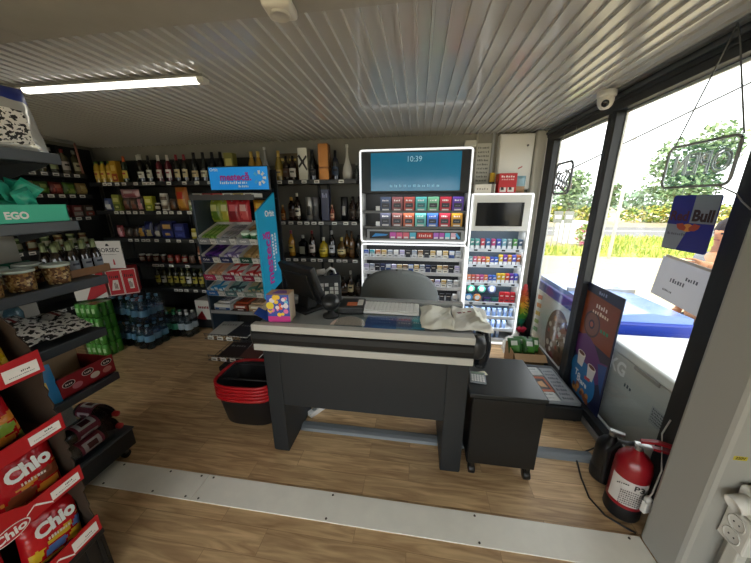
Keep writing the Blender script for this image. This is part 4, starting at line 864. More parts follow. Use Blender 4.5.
rcarton('drinks_carton', 'red drinks carton with two bordered panels on top of the water packs', (-3.27, 2.66, .61), .75, 1)
rcarton('drinks_carton', 'white drinks carton with red diagonal on the green can stack', (-3.465, 2.475, .61), .75, 0)
t = thing('sign_card', 'white upright sign card reading BORSEC on the red carton', 'sign', (-3.30, 2.60, .902), .25)
MB().box(-.135, .135, -.004, .004, 0, .30, mt('#dddcdc', .5)).build('card', t)
MB().box(-.05, .05, 0, .07, 0, .004, mt('#cfcfcc', .5)).build('foot', t)
MB().text('BORSEC', .062, mt('#2a2c3a', .5), face_my(0, -.0045, .2), .95, .001).quad((-.02, -.0046, .245), (.02, -.0046, .245), (.008, -.0046, .272), (-.008, -.0046, .272), mt('#2a2c3a', .5)).scrib(.15, .01, 12, mt('#8a8a90', .5), face_my(0, -.0046, .15), 2).quad((.02, -.0046, .04), (.04, -.0046, .04), (.036, -.0046, .1), (.024, -.0046, .1), mt('#b8283a', .5)).build('lettering', t, label='dark BORSEC lettering')

# ================================================================== CANDY RACK
CY = mt('#18a8d8', .35); MAG = mt('#c02a9a', .4); BL = mt('#1c8fe0', .4); WHT2 = mt('#f2f2f2', .5)
t = rack = thing('candy_rack', 'black chewing gum rack with blue signs, left of the counter', 'rack', (0, 0, 0))
RB = mt('#1b1f24', .45)
MB().box(-1.87, -1.85, 2.2, 2.6, .4, 1.66, mt('#2c3a48', .4), .003).build('side_panel', t)
MB().box(-1.87, -1.29, 2.585, 2.6, .05, 1.88, RB).build('back_panel', t)
b = MB().prism([(2.18, .78), (2.5, .86), (2.5, 1.68), (2.18, 1.52)], -1.30, -1.285, CY, 'x')
sp = b.build('side_panel', t, label='turquoise slanted side panel')
e = MB(); PX = lambda y, z: face_px(-1.2838, y, z)
e.text('mestecă', .15, MAG, PX(2.31, 1.12) @ Matrix.Rotation(PI/2, 4, 'Z'), .92, .004)
e.scrib(.34, .035, 12, WHT2, PX(2.41, 1.16) @ Matrix.Rotation(PI/2, 4, 'Z'), 3).scrib(.2, .03, 7, WHT2, PX(2.455, 1.24) @ Matrix.Rotation(PI/2, 4, 'Z'), 5)
e.build('lettering', sp, label='pink and white lettering')
MB().text('Orbit', .07, WHT2, PX(2.385, 1.5), 1, .002).build('logo_text', sp, label='white logo word')
t_s = MB().box(-1.86, -1.285, 2.445, 2.47, 1.695, 1.90, mt('#141a22', .4), .006).quad((-1.85, 2.4445, 1.705), (-1.295, 2.4445, 1.705), (-1.295, 2.4445, 1.892), (-1.85, 2.4445, 1.892), mt('#1c8fe0', .4, em=.16)).build('sign_panel', t, label='bright blue header sign')
e = MB(); PY = lambda x, z: face_my(x, 2.4438, z)
e.text('mestecă.', .082, MAG, PY(-1.60, 1.808), 1, .003); MB().text('Orbit', .035, WHT2, PY(-1.80, 1.872), 1, .001).build('logo_text', t_s, label='white logo word')
e.scrib(.27, .024, 14, WHT2, PY(-1.62, 1.753), 1).scrib(.1, .02, 6, WHT2, PY(-1.53, 1.724), 2)
for k in range(8):
    if k == 4: continue
    a = k*PI/4; M = PY(-1.375, 1.80) @ Matrix.Rotation(a, 4, 'Z'); e.quad((.03, -.009, 0), (.062, -.012, 0), (.062, .012, 0), (.03, .009, 0), WHT2 if k not in (3, 5) else mt('#5ab8f0', .4), M)
e.build('lettering', t_s, label='pink and white lettering')
for xx in (-1.84, -1.32):
    MB().tube([(xx, 2.55, .02), (xx, 2.55, 1.72)], .014, RB, 8).build('post', t)
MB().box(-1.88, -1.28, 2.2, 2.6, .0, .05, RB, .01).build('base', t)
TI = (1.275, 1.115, .955, .81)
def tray_M(z): return Matrix.Translation((0, 2.2, z)) @ Matrix.Rotation(.36, 4, 'X')
for k, z in enumerate(TI):
    b = MB().box(-1.85, -1.30, 0, .34, -.012, -.004, RB, 0, tray_M(z)).box(-1.85, -1.30, -.012, .0, -.02, .03, mt('#b0b2b4', .4), 0, tray_M(z))
    s = b.build('shelf', t)
MB().box(-1.85, -1.30, 2.2, 2.58, .63, .64, RB).box(-1.85, -1.30, 2.19, 2.2, .62, .65, mt('#8a8c8e', .4)).build('shelf', t)
MB().box(-1.87, -1.30, 2.2, 2.58, 1.625, 1.635, RB).box(-1.87, -1.30, 2.19, 2.2, 1.615, 1.655, mt('#4a4a4c', .4)).build('shelf', t)
for k, z in enumerate((.43, .22)):
    b = MB()
    for q in range(15): b.tube([(-1.83+q*.033, 2.05, z+.05), (-1.83+q*.033, 2.05, z), (-1.83+q*.033, 2.4, z+.02)], .0025, mt('#3a3a3c', .3, .6), 5)
    for (y, zz) in ((2.05, z+.05), (2.05, z), (2.2, z+.008), (2.4, z+.02)): b.tube([(-1.84, y, zz), (-1.36, y, zz)], .004, mt('#3a3a3c', .3, .6), 5)
    o = b.build('wire_shelf', t)
    for q in range(3):
        c = bpy.data.objects.new('price_tag', TAGM); C.objects.link(c); c.parent = o; c.location = (-1.77+q*.09, 2.043, z+.02)
rows = [(('#8a8e92', '#6a9a3a', '#9ab85a', 'green gum'), ('#8a8e92', '#9a9ca0', '#6a6c70', 'grey gum'), ('#9a9ca0', '#b0905a', '#8a6a3a', 'tan mint')),
        (('#1f2a5a', '#6a3a9a', '#2a2a5a', 'purple gum'), ('#1f2a5a', '#8a7ab8', '#d5d0e0', 'lilac and white gum'), ('#1a4a3a', '#c0a070', '#b5925a', 'tan wooden-toned gum')),
        (('#b02a5a', '#d8a07a', '#e0b090', 'peach gum'), ('#8a1a4a', '#d83a3a', '#f0e0dc', 'red and white gum'), ('#8a1a3a', '#d84a4a', '#e8d8d0', 'red striped gum')),
        (('#1a6ab8', '#3aa0d8', '#d8e8f0', 'blue and white gum'), ('#4a6a70', '#3a5a64', '#9ac0c0', 'dark teal gum'), ('#7a8a80', '#5a8a7a', '#c0b08a', 'grey-green gum'))]
GUM = {}
for k, (z, rw) in enumerate(zip(TI, rows)):
    M0 = tray_M(z)
    for j, (lip, c1, c2, nm) in enumerate(rw):
        x0 = -1.845+j*.182
        rz = 'top second third fourth'.split()[k]
        t = thing('candy_carton', 'open %s display carton, %s on the %s rack tier' % (nm, ('left', 'middle', 'right')[j], rz), 'carton', (0, 0, 0), 0, 'gum display cartons on the rack')
        b = MB(); cm = mt('#d0cec8', .5)
        b.box(x0, x0+.172, .004, .3, 0, .003, cm, 0, M0).box(x0, x0+.003, .004, .3, 0, .05, cm, 0, M0).box(x0+.169, x0+.172, .004, .3, 0, .05, cm, 0, M0).box(x0, x0+.172, .297, .3, 0, .06, cm, 0, M0)
        b.build('tray', t)
        MB().box(x0, x0+.105, -.018, -.013, -.012, .042, mt(lip, .4), 0, M0).text('Orbit', .026, WHT2, M0 @ face_my(x0+.05, -.0185, .015), 1, .0005).build('front_label', t)
        MB().box(x0+.112, x0+.165, -.018, -.013, -.014, .036, mt('#c9c9c4', .5), 0, M0).scrib(.03, .012, 4, mt('#6a6a68', .5), M0 @ face_my(x0+.138, -.0185, .005), k*3+j).build('price_tag', t)
        if (k, j) == (0, 2):
            for q in range(2):
                o = thing('mint_tub', 'small round green mint tub, %s of two on the top rack tier' % ('left', 'right')[q], 'tub', M0 @ Vector((x0+.045+q*.08, .06, .004)), 0, None, (.36, 0, 0))
                MB().lathe([(.0001, 0), (.036, 0), (.036, .05), (.0001, .05)], mt('#2a6a3c', .4), 18).build('tub_body', o); MB().lathe([(.037, .046), (.037, .062), (.03, .066), (.0001, .066)], mt('#c5d8c8', .4), 18).build('lid', o)
        kk = (c1, c2)
        if kk not in GUM:
            g = MB().box(-.017, .017, 0, .24, 0, .03, mt(c1, .3), .002).quad((-.0165, .03, .0305), (.0165, .05, .0305), (.0165, .12, .0305), (-.0165, .10, .0305), mt(c2, .35)).quad((-.0165, .15, .0305), (.0165, .17, .0305), (.0165, .21, .0305), (-.0165, .19, .0305), mt(c2, .35)).quad((-.015, -.0005, .003), (.015, -.0005, .003), (.015, -.0005, .027), (-.015, -.0005, .027), mt(c2, .35))
            GUM[kk] = g.mesh('gum_pack')
        for q in range(4):
            y0 = .13 if (k, j) == (0, 2) else .03
            o = bpy.data.objects.new('gum_pack', GUM[kk]); C.objects.link(o)
            if y0 > .1: o.scale = (1, .65, 1)
            o.matrix_world = M0 @ Matrix.Translation((x0+.024+q*.0415, y0, .004+.012*(q % 2 if k else 0))) @ Matrix.Scale(.65 if y0 > .1 else 1, 4, Vector((0, 1, 0)))
            tag(o, '%s pack, %s from left in %s carton of %s rack tier' % (nm, ORD[q], ('left', 'middle', 'right')[j], rz), 'gum', 'gum packs on the rack')
for i, (x, w_, c1, c2, nm) in enumerate(((-1.75, .16, '#d0d2d4', '#2a5a9a', 'white and blue'), (-1.57, .13, '#8a3a2a', '#2a1a14', 'dark red-brown'), (-1.42, .13, '#b5a58a', '#8a6a4a', 'tan'))):
    put(carton(w_, .24, .06, c1, c2, '#e0ddd5'), 'candy_carton', '%s candy carton on the flat fifth rack tier' % nm, 'carton', (x, 2.34, .641), 0, 'candy cartons on the fifth tier')
    for q in range(3):
        put([('bar', MB().box(-.018, .018, -.07, .07, 0, .016, mt(('#e8e8e8', '#b04a2a', '#c0a080')[i], .35), .003).scrib(.02, .09, 1, mt(c2, .4), Matrix.Translation((0, -.045, .0165)), q).mesh('bar'))], 'candy_bar', '%s candy bar, %s from left on the fifth rack tier carton' % (nm, ORD[q]), 'candy', (x-.04+q*.04, 2.32, .702), 0, 'candy bars on the fifth tier')
for i, (x, c1, c2, c3, nm, dy) in enumerate(((-1.82, '#8a9a2c', '#5a7a20', '#d8d890', 'yellow-green sweets', 0), (-1.74, '#9aa83c', '#c0b84a', '#e0e0a8', 'lime and white sweets', .02), (-1.64, '#b02a34', '#8a1a2a', '#d86a70', 'red sweets', 0), (-1.55, '#c03038', '#d85a5a', '#e8b8b0', 'bright red sweets', .02), (-1.40, '#c08a2a', '#a85a1a', '#e0b84a', 'orange-yellow sweets', .03))):
    put(bag(.12, .19 if i < 4 else .14, .05, c1, c2, c3, 140+i), 'sweets_bag', 'hanging %s bag below the header of the rack' % nm, 'bag', (x, 2.42+dy, 1.425 if i < 4 else 1.475), 0, 'bags hanging in the rack')
    MB().tube([(x, 2.585, 1.60), (x, 2.40+dy, 1.605)], .003, ALU, 5).build('display_hook', rack)
for i in range(6):
    c = ('#b5b5a8', '#8a2a2c', '#a83a34', '#c5c2b8', '#b0a060', '#d0cec5')[i]
    put(carton(.085, .14, .032, c, '#d8d5cc', '#6a5a54'), 'chocolate_pack', 'flat %s pack on the top rack shelf, %s from left' % (('grey', 'dark red', 'red', 'white', 'tan', 'white')[i], ORD[i]), 'candy', (-1.82+i*.092, 2.29, 1.636), 0, 'flat packs on the top rack shelf')
for i, (x, z, rz, c, nm) in enumerate(((-1.74, .475, .1, '#cfcfcb', 'white-edged magazine on the upper wire shelf of the rack'), (-1.55, .475, -.05, '#33343a', 'dark magazine on the upper wire shelf of the rack'), (-1.68, .255, .05, '#3a2f30', 'dark magazine on the lower wire shelf of the rack'), (-1.48, .255, -.08, '#6a4a44', 'brownish magazine on the lower wire shelf of the rack'))):
    b = MB().box(-.1, .1, -.13, .13, 0, .008, mt('#d8d8d4', .5)).box(-.1, .1, -.13, .13, .008, .01, mt(c, .4)).scrib(.15, .03, 6, mt('#9a9a98', .5), Matrix.Translation((0, .05, .0105)), i)
    put([('magazine', b.mesh('magazine'))], 'magazine', nm, 'magazine', (x, 2.22, z-.022), rz, None, (.06, 0, rz))
# shopping baskets
for k in range(5):
    z = k*.026
    t = thing('shopping_basket', 'black shopping basket with red rim, %s of the stack beside the counter' % ('lowest', 'second from the floor', 'middle', 'second from the top', 'topmost')[k], 'basket', (-1.205, 1.725, z+.001), .03, 'stacked shopping baskets')
    BB = mt('#121214', .5)
    def ring(hw, hd, z, n=28):
        return [(hw*math.copysign(abs(math.cos(a))**.6, math.cos(a)), hd*math.copysign(abs(math.sin(a))**.6, math.sin(a)), z) for a in (2*PI*i/n for i in range(n))]
    def shell(prf, m, n=28):
        b = MB(); v = []
        for hw, hd, z in prf: v += ring(hw, hd, z, n)
        b._add(v, [(j*n+i, j*n+(i+1) % n, (j+1)*n+(i+1) % n, (j+1)*n+i) for j in range(len(prf)-1) for i in range(n)], m, None, True); return b
    bd = shell([(.19, .13, 0), (.195, .135, .01), (.222, .175, .24)], BB)
    bd._add(ring(.19, .13, .003), [tuple(range(28))], BB); bd.build('basket_body', t)
    shell([(.222, .175, .235), (.234, .187, .235), (.239, .192, .258), (.225, .178, .258), (.222, .175, .245)], mt('#b5121a', .4)).build('rim', t, label='red rim')
    if k == 4:
        MB().tube([(-.2, -.03, .25), (-.19, .1, .262), (.19, .1, .262), (.2, -.03, .25)], .007, BB, 6).build('handle', t)
        MB().tube([(-.2, .03, .25), (-.19, -.1, .262), (.19, -.1, .262), (.2, .03, .25)], .007, BB, 6).build('handle', t)
# ================================================================== COUNTER
CT = mt('#1a1f23', .5); SIL = mt('#b9b8b2', .42, noise=.06, scale=30); BLK = mt('#060707', .6)
t = thing('checkout_counter', 'dark grey checkout counter with silver and black bumper front', 'counter', (0, 0, 0))
for nm, x0, x1 in (('l', -.893, -.79), ('r', .185, .305)):
    MB().box(x0, x1, 1.41, 1.84, 0.012, .80, CT, .006).box(x0+.004, x1-.004, 1.42, 1.83, 0, .012, BLK).build('leg_panel', t)
MB().box(-.79, .185, 1.413, 1.435, .37, .80, CT, .002).build('front_panel', t)
MB().box(-.9, .31, 1.40, 1.86, .80, .925, mt('#8d908f', .45), .004).build('counter_top', t)
MB().box(-.92, .312, 1.365, 1.42, .89, .932, SIL, .006).build('bumper_strip', t, label='upper silver strip')
MB().prism([(1.375, .81), (1.362, .82), (1.357, .85), (1.362, .88), (1.375, .89), (1.42, .89), (1.42, .81)], -.915, .308, BLK, 'x').build('bumper_strip', t, label='black rubber strip')
MB().box(-.92, .312, 1.368, 1.42, .768, .81, SIL, .005).build('bumper_strip', t, label='lower silver strip')
MB().lathe([(.0001, .79), (.045, .80), (.055, .83), (.055, .88), (.045, .91), (.0001, .92)], mt('#2a2c2e', .35), 20, up(.325, 1.43, 0)).build('corner_bumper', t)
MB().lathe([(.0001, .79), (.03, .80), (.035, .83), (.035, .88), (.03, .91), (.0001, .92)], mt('#1a1c1e', .35), 20, up(-.915, 1.41, 0)).build('corner_bumper', t)
MB().box(-.9, .312, 1.805, 1.86, .925, .955, mt('#a0a2a0', .4, .2), .006).build('rear_rail', t)
t = tag(MB().prism([(1.60, 0), (1.61, .016), (1.63, .026), (1.66, .026), (1.68, .016), (1.69, 0)], -.789, .184, mt('#6d7276', .45), 'x', None).build('cable_duct'), 'grey half-round cable duct on the floor between the counter legs', 'duct')
tag(MB().prism([(1.60, 0), (1.61, .016), (1.63, .026), (1.66, .026), (1.68, .016), (1.69, 0)], .306, 1.16, mt('#6d7276', .45), 'x', None).build('cable_duct'), 'grey half-round cable duct on the floor behind the black cabinet', 'duct')
t = thing('power_strip', 'small white power strip on the floor behind the left counter leg', 'power strip', (-.72, 1.82, 0), 1.0)
MB().box(-.1, .1, -.025, .025, 0, .04, mt('#e5e5e2', .4), .006).build('housing', t)
for q in (-.05, .03): MB().cyl(.018, .0405, .042, mt('#8a8a88', .5), 14, up(q, 0, 0)).build('socket', t)
# --- small black cabinet on castors
t = thing('side_cabinet', 'small black cabinet on castors standing right of the counter', 'cabinet', (0, 0, 0))
SB = mt('#0c0e0f', .45); STP = mt('#1f2325', .28)
MB().box(.34, .72, 1.415, 1.80, .09, .555, SB, .003).build('body', t)
MB().box(.318, .725, 1.40, 1.81, .555, .58, STP, .004).build('top', t, label='satin grey-black top')
MB().box(.345, .715, 1.408, 1.416, .10, .545, mt('#0b0d0e', .42), .002).build('door', t)
for (x, y) in ((.375, 1.44), (.69, 1.44), (.375, 1.77), (.69, 1.77)):
    MB().box(x-.014, x+.014, y-.018, y+.018, .055, .09, mt('#0e0e0f', .4), .003).lathe([(.0001, -.018), (.028, -.018), (.03, -.012), (.03, .012), (.028, .018), (.0001, .018)], mt('#0c0c0d', .4), 16, Matrix.Translation((x, y, .03)) @ Matrix.Rotation(PI/2, 4, 'Y')).build('castor', t)
t = thing('calculator', 'grey calculator with white keys lying on the black cabinet top', 'calculator', (.385, 1.55, .581), -.12)
MB().box(-.045, .045, -.055, .055, 0, .012, mt('#7d8286', .4), .004).build('case', t); MB().box(-.036, .036, .026, .047, .0122, .0135, mt('#8fa08f', .25)).build('display', t)
for i in range(5):
    for j in range(4): MB().box(-.036+i*.0152, -.024+i*.0152, -.048+j*.0175, -.036+j*.0175, .012, .016, mt('#e2e2de', .5), .001).build('key', t)
t = thing('keyring', 'crumpled pale paper tag on the cabinet top below the counter corner', 'tag', (.40, 1.62, .581), .3)
MB().pouch(.09, .04, .012, mt('#d8d4b8', .6), Matrix.Rotation(PI/2, 4, 'X') @ Matrix.Translation((0, -.0, -.0)), 6, 6, .003, 3).build('paper_tag', t)
# --- things on the counter
t = thing('cash_register_screen', 'black tilted point-of-sale monitor seen from behind on the counter', 'monitor', (-.70, 1.66, .926), -.55)
MB().box(-.09, .09, -.08, .08, 0, .02, BLK, .006).build('base', t)
MB().prism([(-.03, .018), (.04, .018), (.06, .2), (.02, .22), (-.01, .2)], -.05, .05, BLK, 'x').build('stand', t)
M = Matrix.Translation((0, -.02, .19)) @ Matrix.Rotation(.35, 4, 'X')
MB().box(-.17, .17, -.02, .015, -.12, .125, mt('#15171a', .45), .008, M).box(-.12, .12, -.035, -.02, -.09, .08, mt('#101214', .5), .006, M).build('screen_housing', t)
MB().box(-.155, .155, .0155, .0165, -.105, .11, mt('#0a0d12', .1), 0, M).build('screen', t)
t = thing('barcode_scanner', 'round black scanner head on a stand beside the monitor', 'scanner', (-.505, 1.56, .926), .2)
MB().lathe([(.0001, 0), (.05, 0), (.05, .012), (.02, .022), (.018, .05), (.0001, .05)], BLK, 20).build('base', t)
MB().lathe([(.0001, -.045), (.03, -.04), (.05, -.02), (.053, 0), (.05, .025), (.03, .042), (.0001, .045)], mt('#1c1e20', .3), 20, Matrix.Translation((0, 0, .09)) @ Matrix.Rotation(.5, 4, 'X')).build('head', t)
t = thing('card_terminal', 'white-keyed payment terminal with printed keypad, tilted behind the monitor', 'terminal', (-.60, 1.80, .956), .3)
MB().prism([(-.05, 0), (.05, 0), (.05, .05), (-.05, .02)], -.06, .06, mt('#8f9aa4', .4), 'x').build('stand', t); t.scale = (1.25, 1.25, 1.2)
M = Matrix.Translation((0, 0, .055)) @ Matrix.Rotation(.75, 4, 'X')
MB().box(-.075, .075, -.085, .085, -.012, .012, mt('#3a3f44', .4), .004, M).build('case', t)
k_ = MB()
for i in range(5):
    for j in range(4): k_.box(-.065+i*.026, -.045+i*.026, -.07+j*.026, -.05+j*.026, .012, .017, mt('#e6e8e8' if (i*3+j) % 4 else '#4a5054', .5), 0, M)
k_.build('keypad', t)
MB().tube([(-.055, .075, .135), (-.01, .075, .14)], .018, mt('#d8dadc', .4), 12).tube([(-.01, .06, .12), (.0, .05, .15), (.02, .055, .165), (.04, .065, .15), (.045, .07, .125)], .008, mt('#c9cdd0', .4), 8).build('paper_roll', t)
t = thing('receipt_printer', 'black receipt printer with orange-white slip behind the scanner', 'printer', (-.40, 1.695, .926), .1)
MB().box(-.08, .08, -.09, .09, 0, .045, mt('#1a1b1d', .4), .008).build('housing', t)
MB().box(-.03, .035, -.06, -.0, .046, .048, mt('#c8693a', .5)).box(.036, .07, -.05, .05, .046, .048, mt('#d5d2ca', .5)).build('paper_slip', t)
b = MB().box(-.065, .065, -.05, .05, 0, .165, mt('#c9b8a0', .6), .002); e = -.0506
b.quad((-.064, e, .001), (.064, e, .001), (.064, e, .164), (-.064, e, .164), mt('#2f4fb0', .4)).quad((-.064, e-.0004, .001), (.064, e-.0004, .001), (.064, e-.0004, .035), (-.064, e-.0004, .035), mt('#c8308a', .4))
rn = random.Random(2)
for _ in range(26): disc(b, rn.uniform(-.05, .052), rn.uniform(.045, .15), rn.uniform(.006, .017), mt(('#e87ab0', '#f0c83a', '#e8e0e8', '#e05a3a', '#6ac0e0', '#8a3aa8')[rn.randrange(6)], .4), face_my(0, e-.0008-rn.uniform(0, .0008), 0), 0, 1, 10)
disc(b, -.045, .1, .022, mt('#e8d02a', .4), face_my(0, e-.002, 0), 0, 1, 20)
b.quad((-.064, -.049, .1653), (.064, -.049, .1653), (.064, .049, .1653), (-.064, .049, .1653), mt('#d8b08a', .5)).quad((-.04, -.03, .1658), (.05, -.03, .1658), (.03, .03, .1658), (-.02, .03, .1658), mt('#8a5ab0', .5))
t = thing('sweets_box', 'purple-pink sweets display box on the left end of the counter', 'box', (-.775, 1.47, .933), .12)
b.build('carton', t)
MB().quad((-.065, -.05, .001), (-.065, .05, .001), (-.15, .03, .06), (-.15, -.05, .05), mt('#2a5ac8', .45)).quad((-.0652, .05, .001), (-.0652, -.05, .001), (-.1502, -.05, .0505), (-.1502, .03, .0605), mt('#b59a78', .7)).build('torn_flap', t, label='torn blue cardboard flap')
t = thing('keyboard', 'white computer keyboard lying at the back of the counter', 'keyboard', (-.165, 1.70, .9325), -.015); t.scale = (.95, 1.45, 1)
MB().box(-.2, .2, -.06, .06, 0, .018, mt('#d8d8d4', .4), .005).build('case', t)
k_ = MB()
for i in range(15):
    for j in range(5): k_.box(-.19+i*.0255, -.1685+i*.0255, -.052+j*.021, -.034+j*.021, .018, .024, mt('#e8e8e4', .5), .0015, None, 1)
k_.build('keys', t)
t = thing('paper_sheet', 'dark blue printed leaflet under the clear counter mat', 'paper', (-.19, 1.515, .9265), .02)
tag(t, 'dark blue printed leaflet under the clear counter mat', 'paper')
MB().box(-.09, .09, -.09, .09, 0, .001, mt('#4a66a8', .5)).scrib(.14, .015, 9, mt('#8aa0c8', .5), Matrix.Translation((0, .03, .0015)), 2).scrib(.12, .012, 8, mt('#8aa0c8', .5), Matrix.Translation((0, -.01, .0015)), 4).build('leaflet', t)
put([('leaflet', MB().box(-.05, .05, -.09, .09, 0, .001, mt('#8a90b0', .5)).scrib(.07, .02, 5, mt('#c06a70', .5), Matrix.Translation((0, .02, .0015)), 3).scrib(.07, .015, 5, mt('#d8d8e0', .5), Matrix.Translation((0, -.03, .0015)), 5).mesh('leaflet'))], 'paper_sheet', 'grey-lilac leaflet under the clear counter mat', 'paper', (-.055, 1.535, .9265))
put([('leaflet', MB().box(-.035, .035, -.09, .09, 0, .001, mt('#6ab0c0', .5)).scrib(.05, .02, 4, mt('#e0ecee', .5), Matrix.Translation((0, -.02, .0015)), 8).mesh('leaflet'))], 'paper_sheet', 'turquoise leaflet under the right edge of the counter mat', 'paper', (.02, 1.535, .9265))
b = MB(); n = 20
b._add([(.1*math.cos(PI*i/n), .13*math.sin(PI*i/n), .001) for i in range(n+1)], [tuple(range(n+1))], mt('#f2d8c8', .5)).__class__
put([('sheet', b.mesh('sheet'))], 'paper_sheet', 'peach half-round printed sheet at the left of the counter mat', 'paper', (-.375, 1.44, .9268), .05)
tag(MB().box(-.45, .055, 1.425, 1.62, .929, .9315, glassmat('mat_clear_mat', (.9, .94, .95), 1.3, .05)).build('counter_mat'), 'clear plastic counter mat over the leaflets', 'mat')
# crumpled carrier bags
def crumple(cx, cy, cz, sx, sy, sz, m, seed, n=22, amp=.25):
    rnd = random.Random(seed); b = MB(); v = []; f = []
    ph = [(rnd.uniform(-7, 7), rnd.uniform(-9, 9), rnd.uniform(0, 6)) for _ in range(7)]
    for j in range(n+1):
        for i in range(n+1):
            u, q = i/n*2-1, j/n*2-1; e = max(0, (1-u**4)*(1-q**4))
            hgt = e**.3*(.55+amp*sum(1-2*abs(math.sin((a*u+b_*q)*.45+c)) for a, b_, c in ph)/3.2+rnd.uniform(-.03, .03))
            v.append((u*sx/2*(1+.05*math.sin(5*q+seed)), q*sy/2*(1+.06*math.sin(4*u+seed)), max(0.0, hgt)*sz))
    for j in range(n):
        for i in range(n): f.append((j*(n+1)+i, j*(n+1)+i+1, (j+1)*(n+1)+i+1, (j+1)*(n+1)+i))
    b._add(v, f, m, None, True); return b
PB = mt('#e2dfcf', .4)
t = thing('carrier_bag', 'crumpled cream plastic carrier bag pile on the right end of counter', 'bag', (.13, 1.62, .932), 0)
crumple(0, 0, 0, .19, .34, .042, PB, 3, 40, .33).build('bag', t)
t = thing('carrier_bag', 'crumpled white carrier bag with dark red print hanging over the counter corner', 'bag', (.325, 1.62, .932), -.05)
crumple(0, 0, 0, .2, .34, .042, mt('#e4e2d8', .4), 11, 40, .33).build('bag', t)
MB().scrib(.1, .02, 3, mt('#8a3a3a', .5), Matrix.Translation((-.03, -.02, .044)) @ Matrix.Rotation(.5, 4, 'Z'), 2).scrib(.06, .012, 3, mt('#3a3a38', .5), Matrix.Translation((.03, .03, .043)) @ Matrix.Rotation(-.9, 4, 'Z'), 4).build('print_mark', t, label='dark red print')
b = MB(); rn = random.Random(2); v = []
for j in range(7):
    for i in range(7): q = j/6; v.append((.02+.09*q+rn.uniform(-.006, .006), (i/6-.5)*.2*(1-.25*q)+.02*q, .05-.10*q**1.5+rn.uniform(-.004, .004)))
b._add(v, [(j*7+i, j*7+i+1, (j+1)*7+i+1, (j+1)*7+i) for j in range(6) for i in range(6)], PB, None, True); b.build('hanging_flap', t)
t = thing('hanging_sack', 'black plastic bag hanging at the right end of the counter', 'bag', (.39, 1.55, .66), 0)
MB().lathe([(.0001, 0), (.03, .005), (.045, .05), (.05, .14), (.04, .22), (.02, .255), (.0001, .262)], mt('#1a1c20', .25), 18).build('bag', t)
# chair
t = thing('office_chair', 'grey round-backed office chair behind the counter', 'chair', (-.16, 2.42, 0), 0)
UP = mt('#7f8484', .75, noise=.15, scale=60)
n, mm = 24, 12; v = []; f = []
for s_, off in ((0, 0), (1, .06)):
    for j in range(mm+1):
        for i in range(n+1):
            a = -1.15+2.3*i/n; zt = .50+(1.035-.50)*math.sqrt(max(0, 1-(.93*a/1.15)**2))*(j/mm)+(.0); r = .36+off
            v.append((r*math.sin(a)*(.95+.05*j/mm), .12-r*(1-math.cos(a)), zt))
K = (mm+1)*(n+1)
for s_ in (0, 1):
    for j in range(mm):
        for i in range(n):
            q = [s_*K+j*(n+1)+i, s_*K+j*(n+1)+i+1, s_*K+(j+1)*(n+1)+i+1, s_*K+(j+1)*(n+1)+i]
            f.append(tuple(q if s_ == 0 else reversed(q)))
for i in range(n):
    for j0 in (0, mm): f.append((j0*(n+1)+i, K+j0*(n+1)+i, K+j0*(n+1)+i+1, j0*(n+1)+i+1))
for j in range(mm):
    for i0 in (0, n): f.append((j*(n+1)+i0, (j+1)*(n+1)+i0, K+(j+1)*(n+1)+i0, K+j*(n+1)+i0))
b = MB(); b._add([(x, -y+.1, z) for x, y, z in v], f, UP, None, True); bmesh.ops.recalc_face_normals(b.bm, faces=b.bm.faces[:])
b.build('backrest', t)
MB().lathe([(.0001, .40), (.24, .40), (.27, .43), (.27, .48), (.24, .51), (.0001, .515)], UP, 28, up(0, .2, 0)).build('seat', t)
MB().cyl(.025, .1, .40, ALU, 14, up(0, .2, 0)).build('gas_post', t)
for k in range(5):
    a = k*2*PI/5; c_, s_ = math.cos(a), math.sin(a)
    o = MB().tube([(0, .2, .11), (c_*.27, .2+s_*.27, .07)], .02, BLK, 8).build('leg', t)
    MB().cyl(.026, 0, .05, BLK, 12, up(c_*.27, .2+s_*.27, 0)).build('castor', o)

# ================================================================== TOBACCO CABINETS
CW = mt('#cfcfca', .4); LED = mt('#f4f6f8', .5, em=.4); PANEL = mt('#16181b', .5); LEDW = mt('#e6eef8', .5, em=.8)
def rrect(x0, x1, z0, z1, r, n=5):
    p = []
    for cx, cz, a0 in ((x1-r, z0+r, -PI/2), (x1-r, z1-r, 0), (x0+r, z1-r, PI/2), (x0+r, z0+r, PI)):
        for i in range(n+1): a = a0+PI/2*i/n; p.append((cx+r*math.cos(a), cz+r*math.sin(a)))
    return p
def frame(mb, x0, x1, z0, z1, w_, y0, y1, m, r=.03):
    o, i_ = rrect(x0, x1, z0, z1, r), rrect(x0+w_, x1-w_, z0+w_, z1-w_, max(r-w_, .004)); n = len(o)
    v = [(p[0], y, p[1]) for y in (y0, y1) for p in o+i_]; f = []
    for k in range(n):
        k2 = (k+1) % n
        f += [(k, k2, n+k2, n+k), (2*n+k2, 2*n+k, 3*n+k, 3*n+k2), (k2, k, 2*n+k, 2*n+k2), (n+k, n+k2, 3*n+k2, 3*n+k)]
    mb._add(v, f, m); return mb
t = big = thing('tobacco_cabinet', 'large tobacco cabinet with screen and glowing white frame behind the counter', 'cabinet', (0, 0, 0))
X0, X1 = -.625, .515
MB().box(X0+.01, X1-.01, 3.40, 3.49, 0, 2.10, CW).box(X0, X0+.02, 3.14, 3.49, 0, 2.10, CW, .003).box(X1-.02, X1, 3.14, 3.49, 0, 2.10, CW, .003).box(X0, X1, 3.14, 3.49, 2.09, 2.11, CW, .003).box(X0, X1, 3.14, 3.49, 0, .12, CW, .003).build('carcass', t)
frame(MB(), X0, X1, 1.165, 2.11, .015, 3.115, 3.14, LED, .035).build('light_frame', t, label='glowing white upper frame')
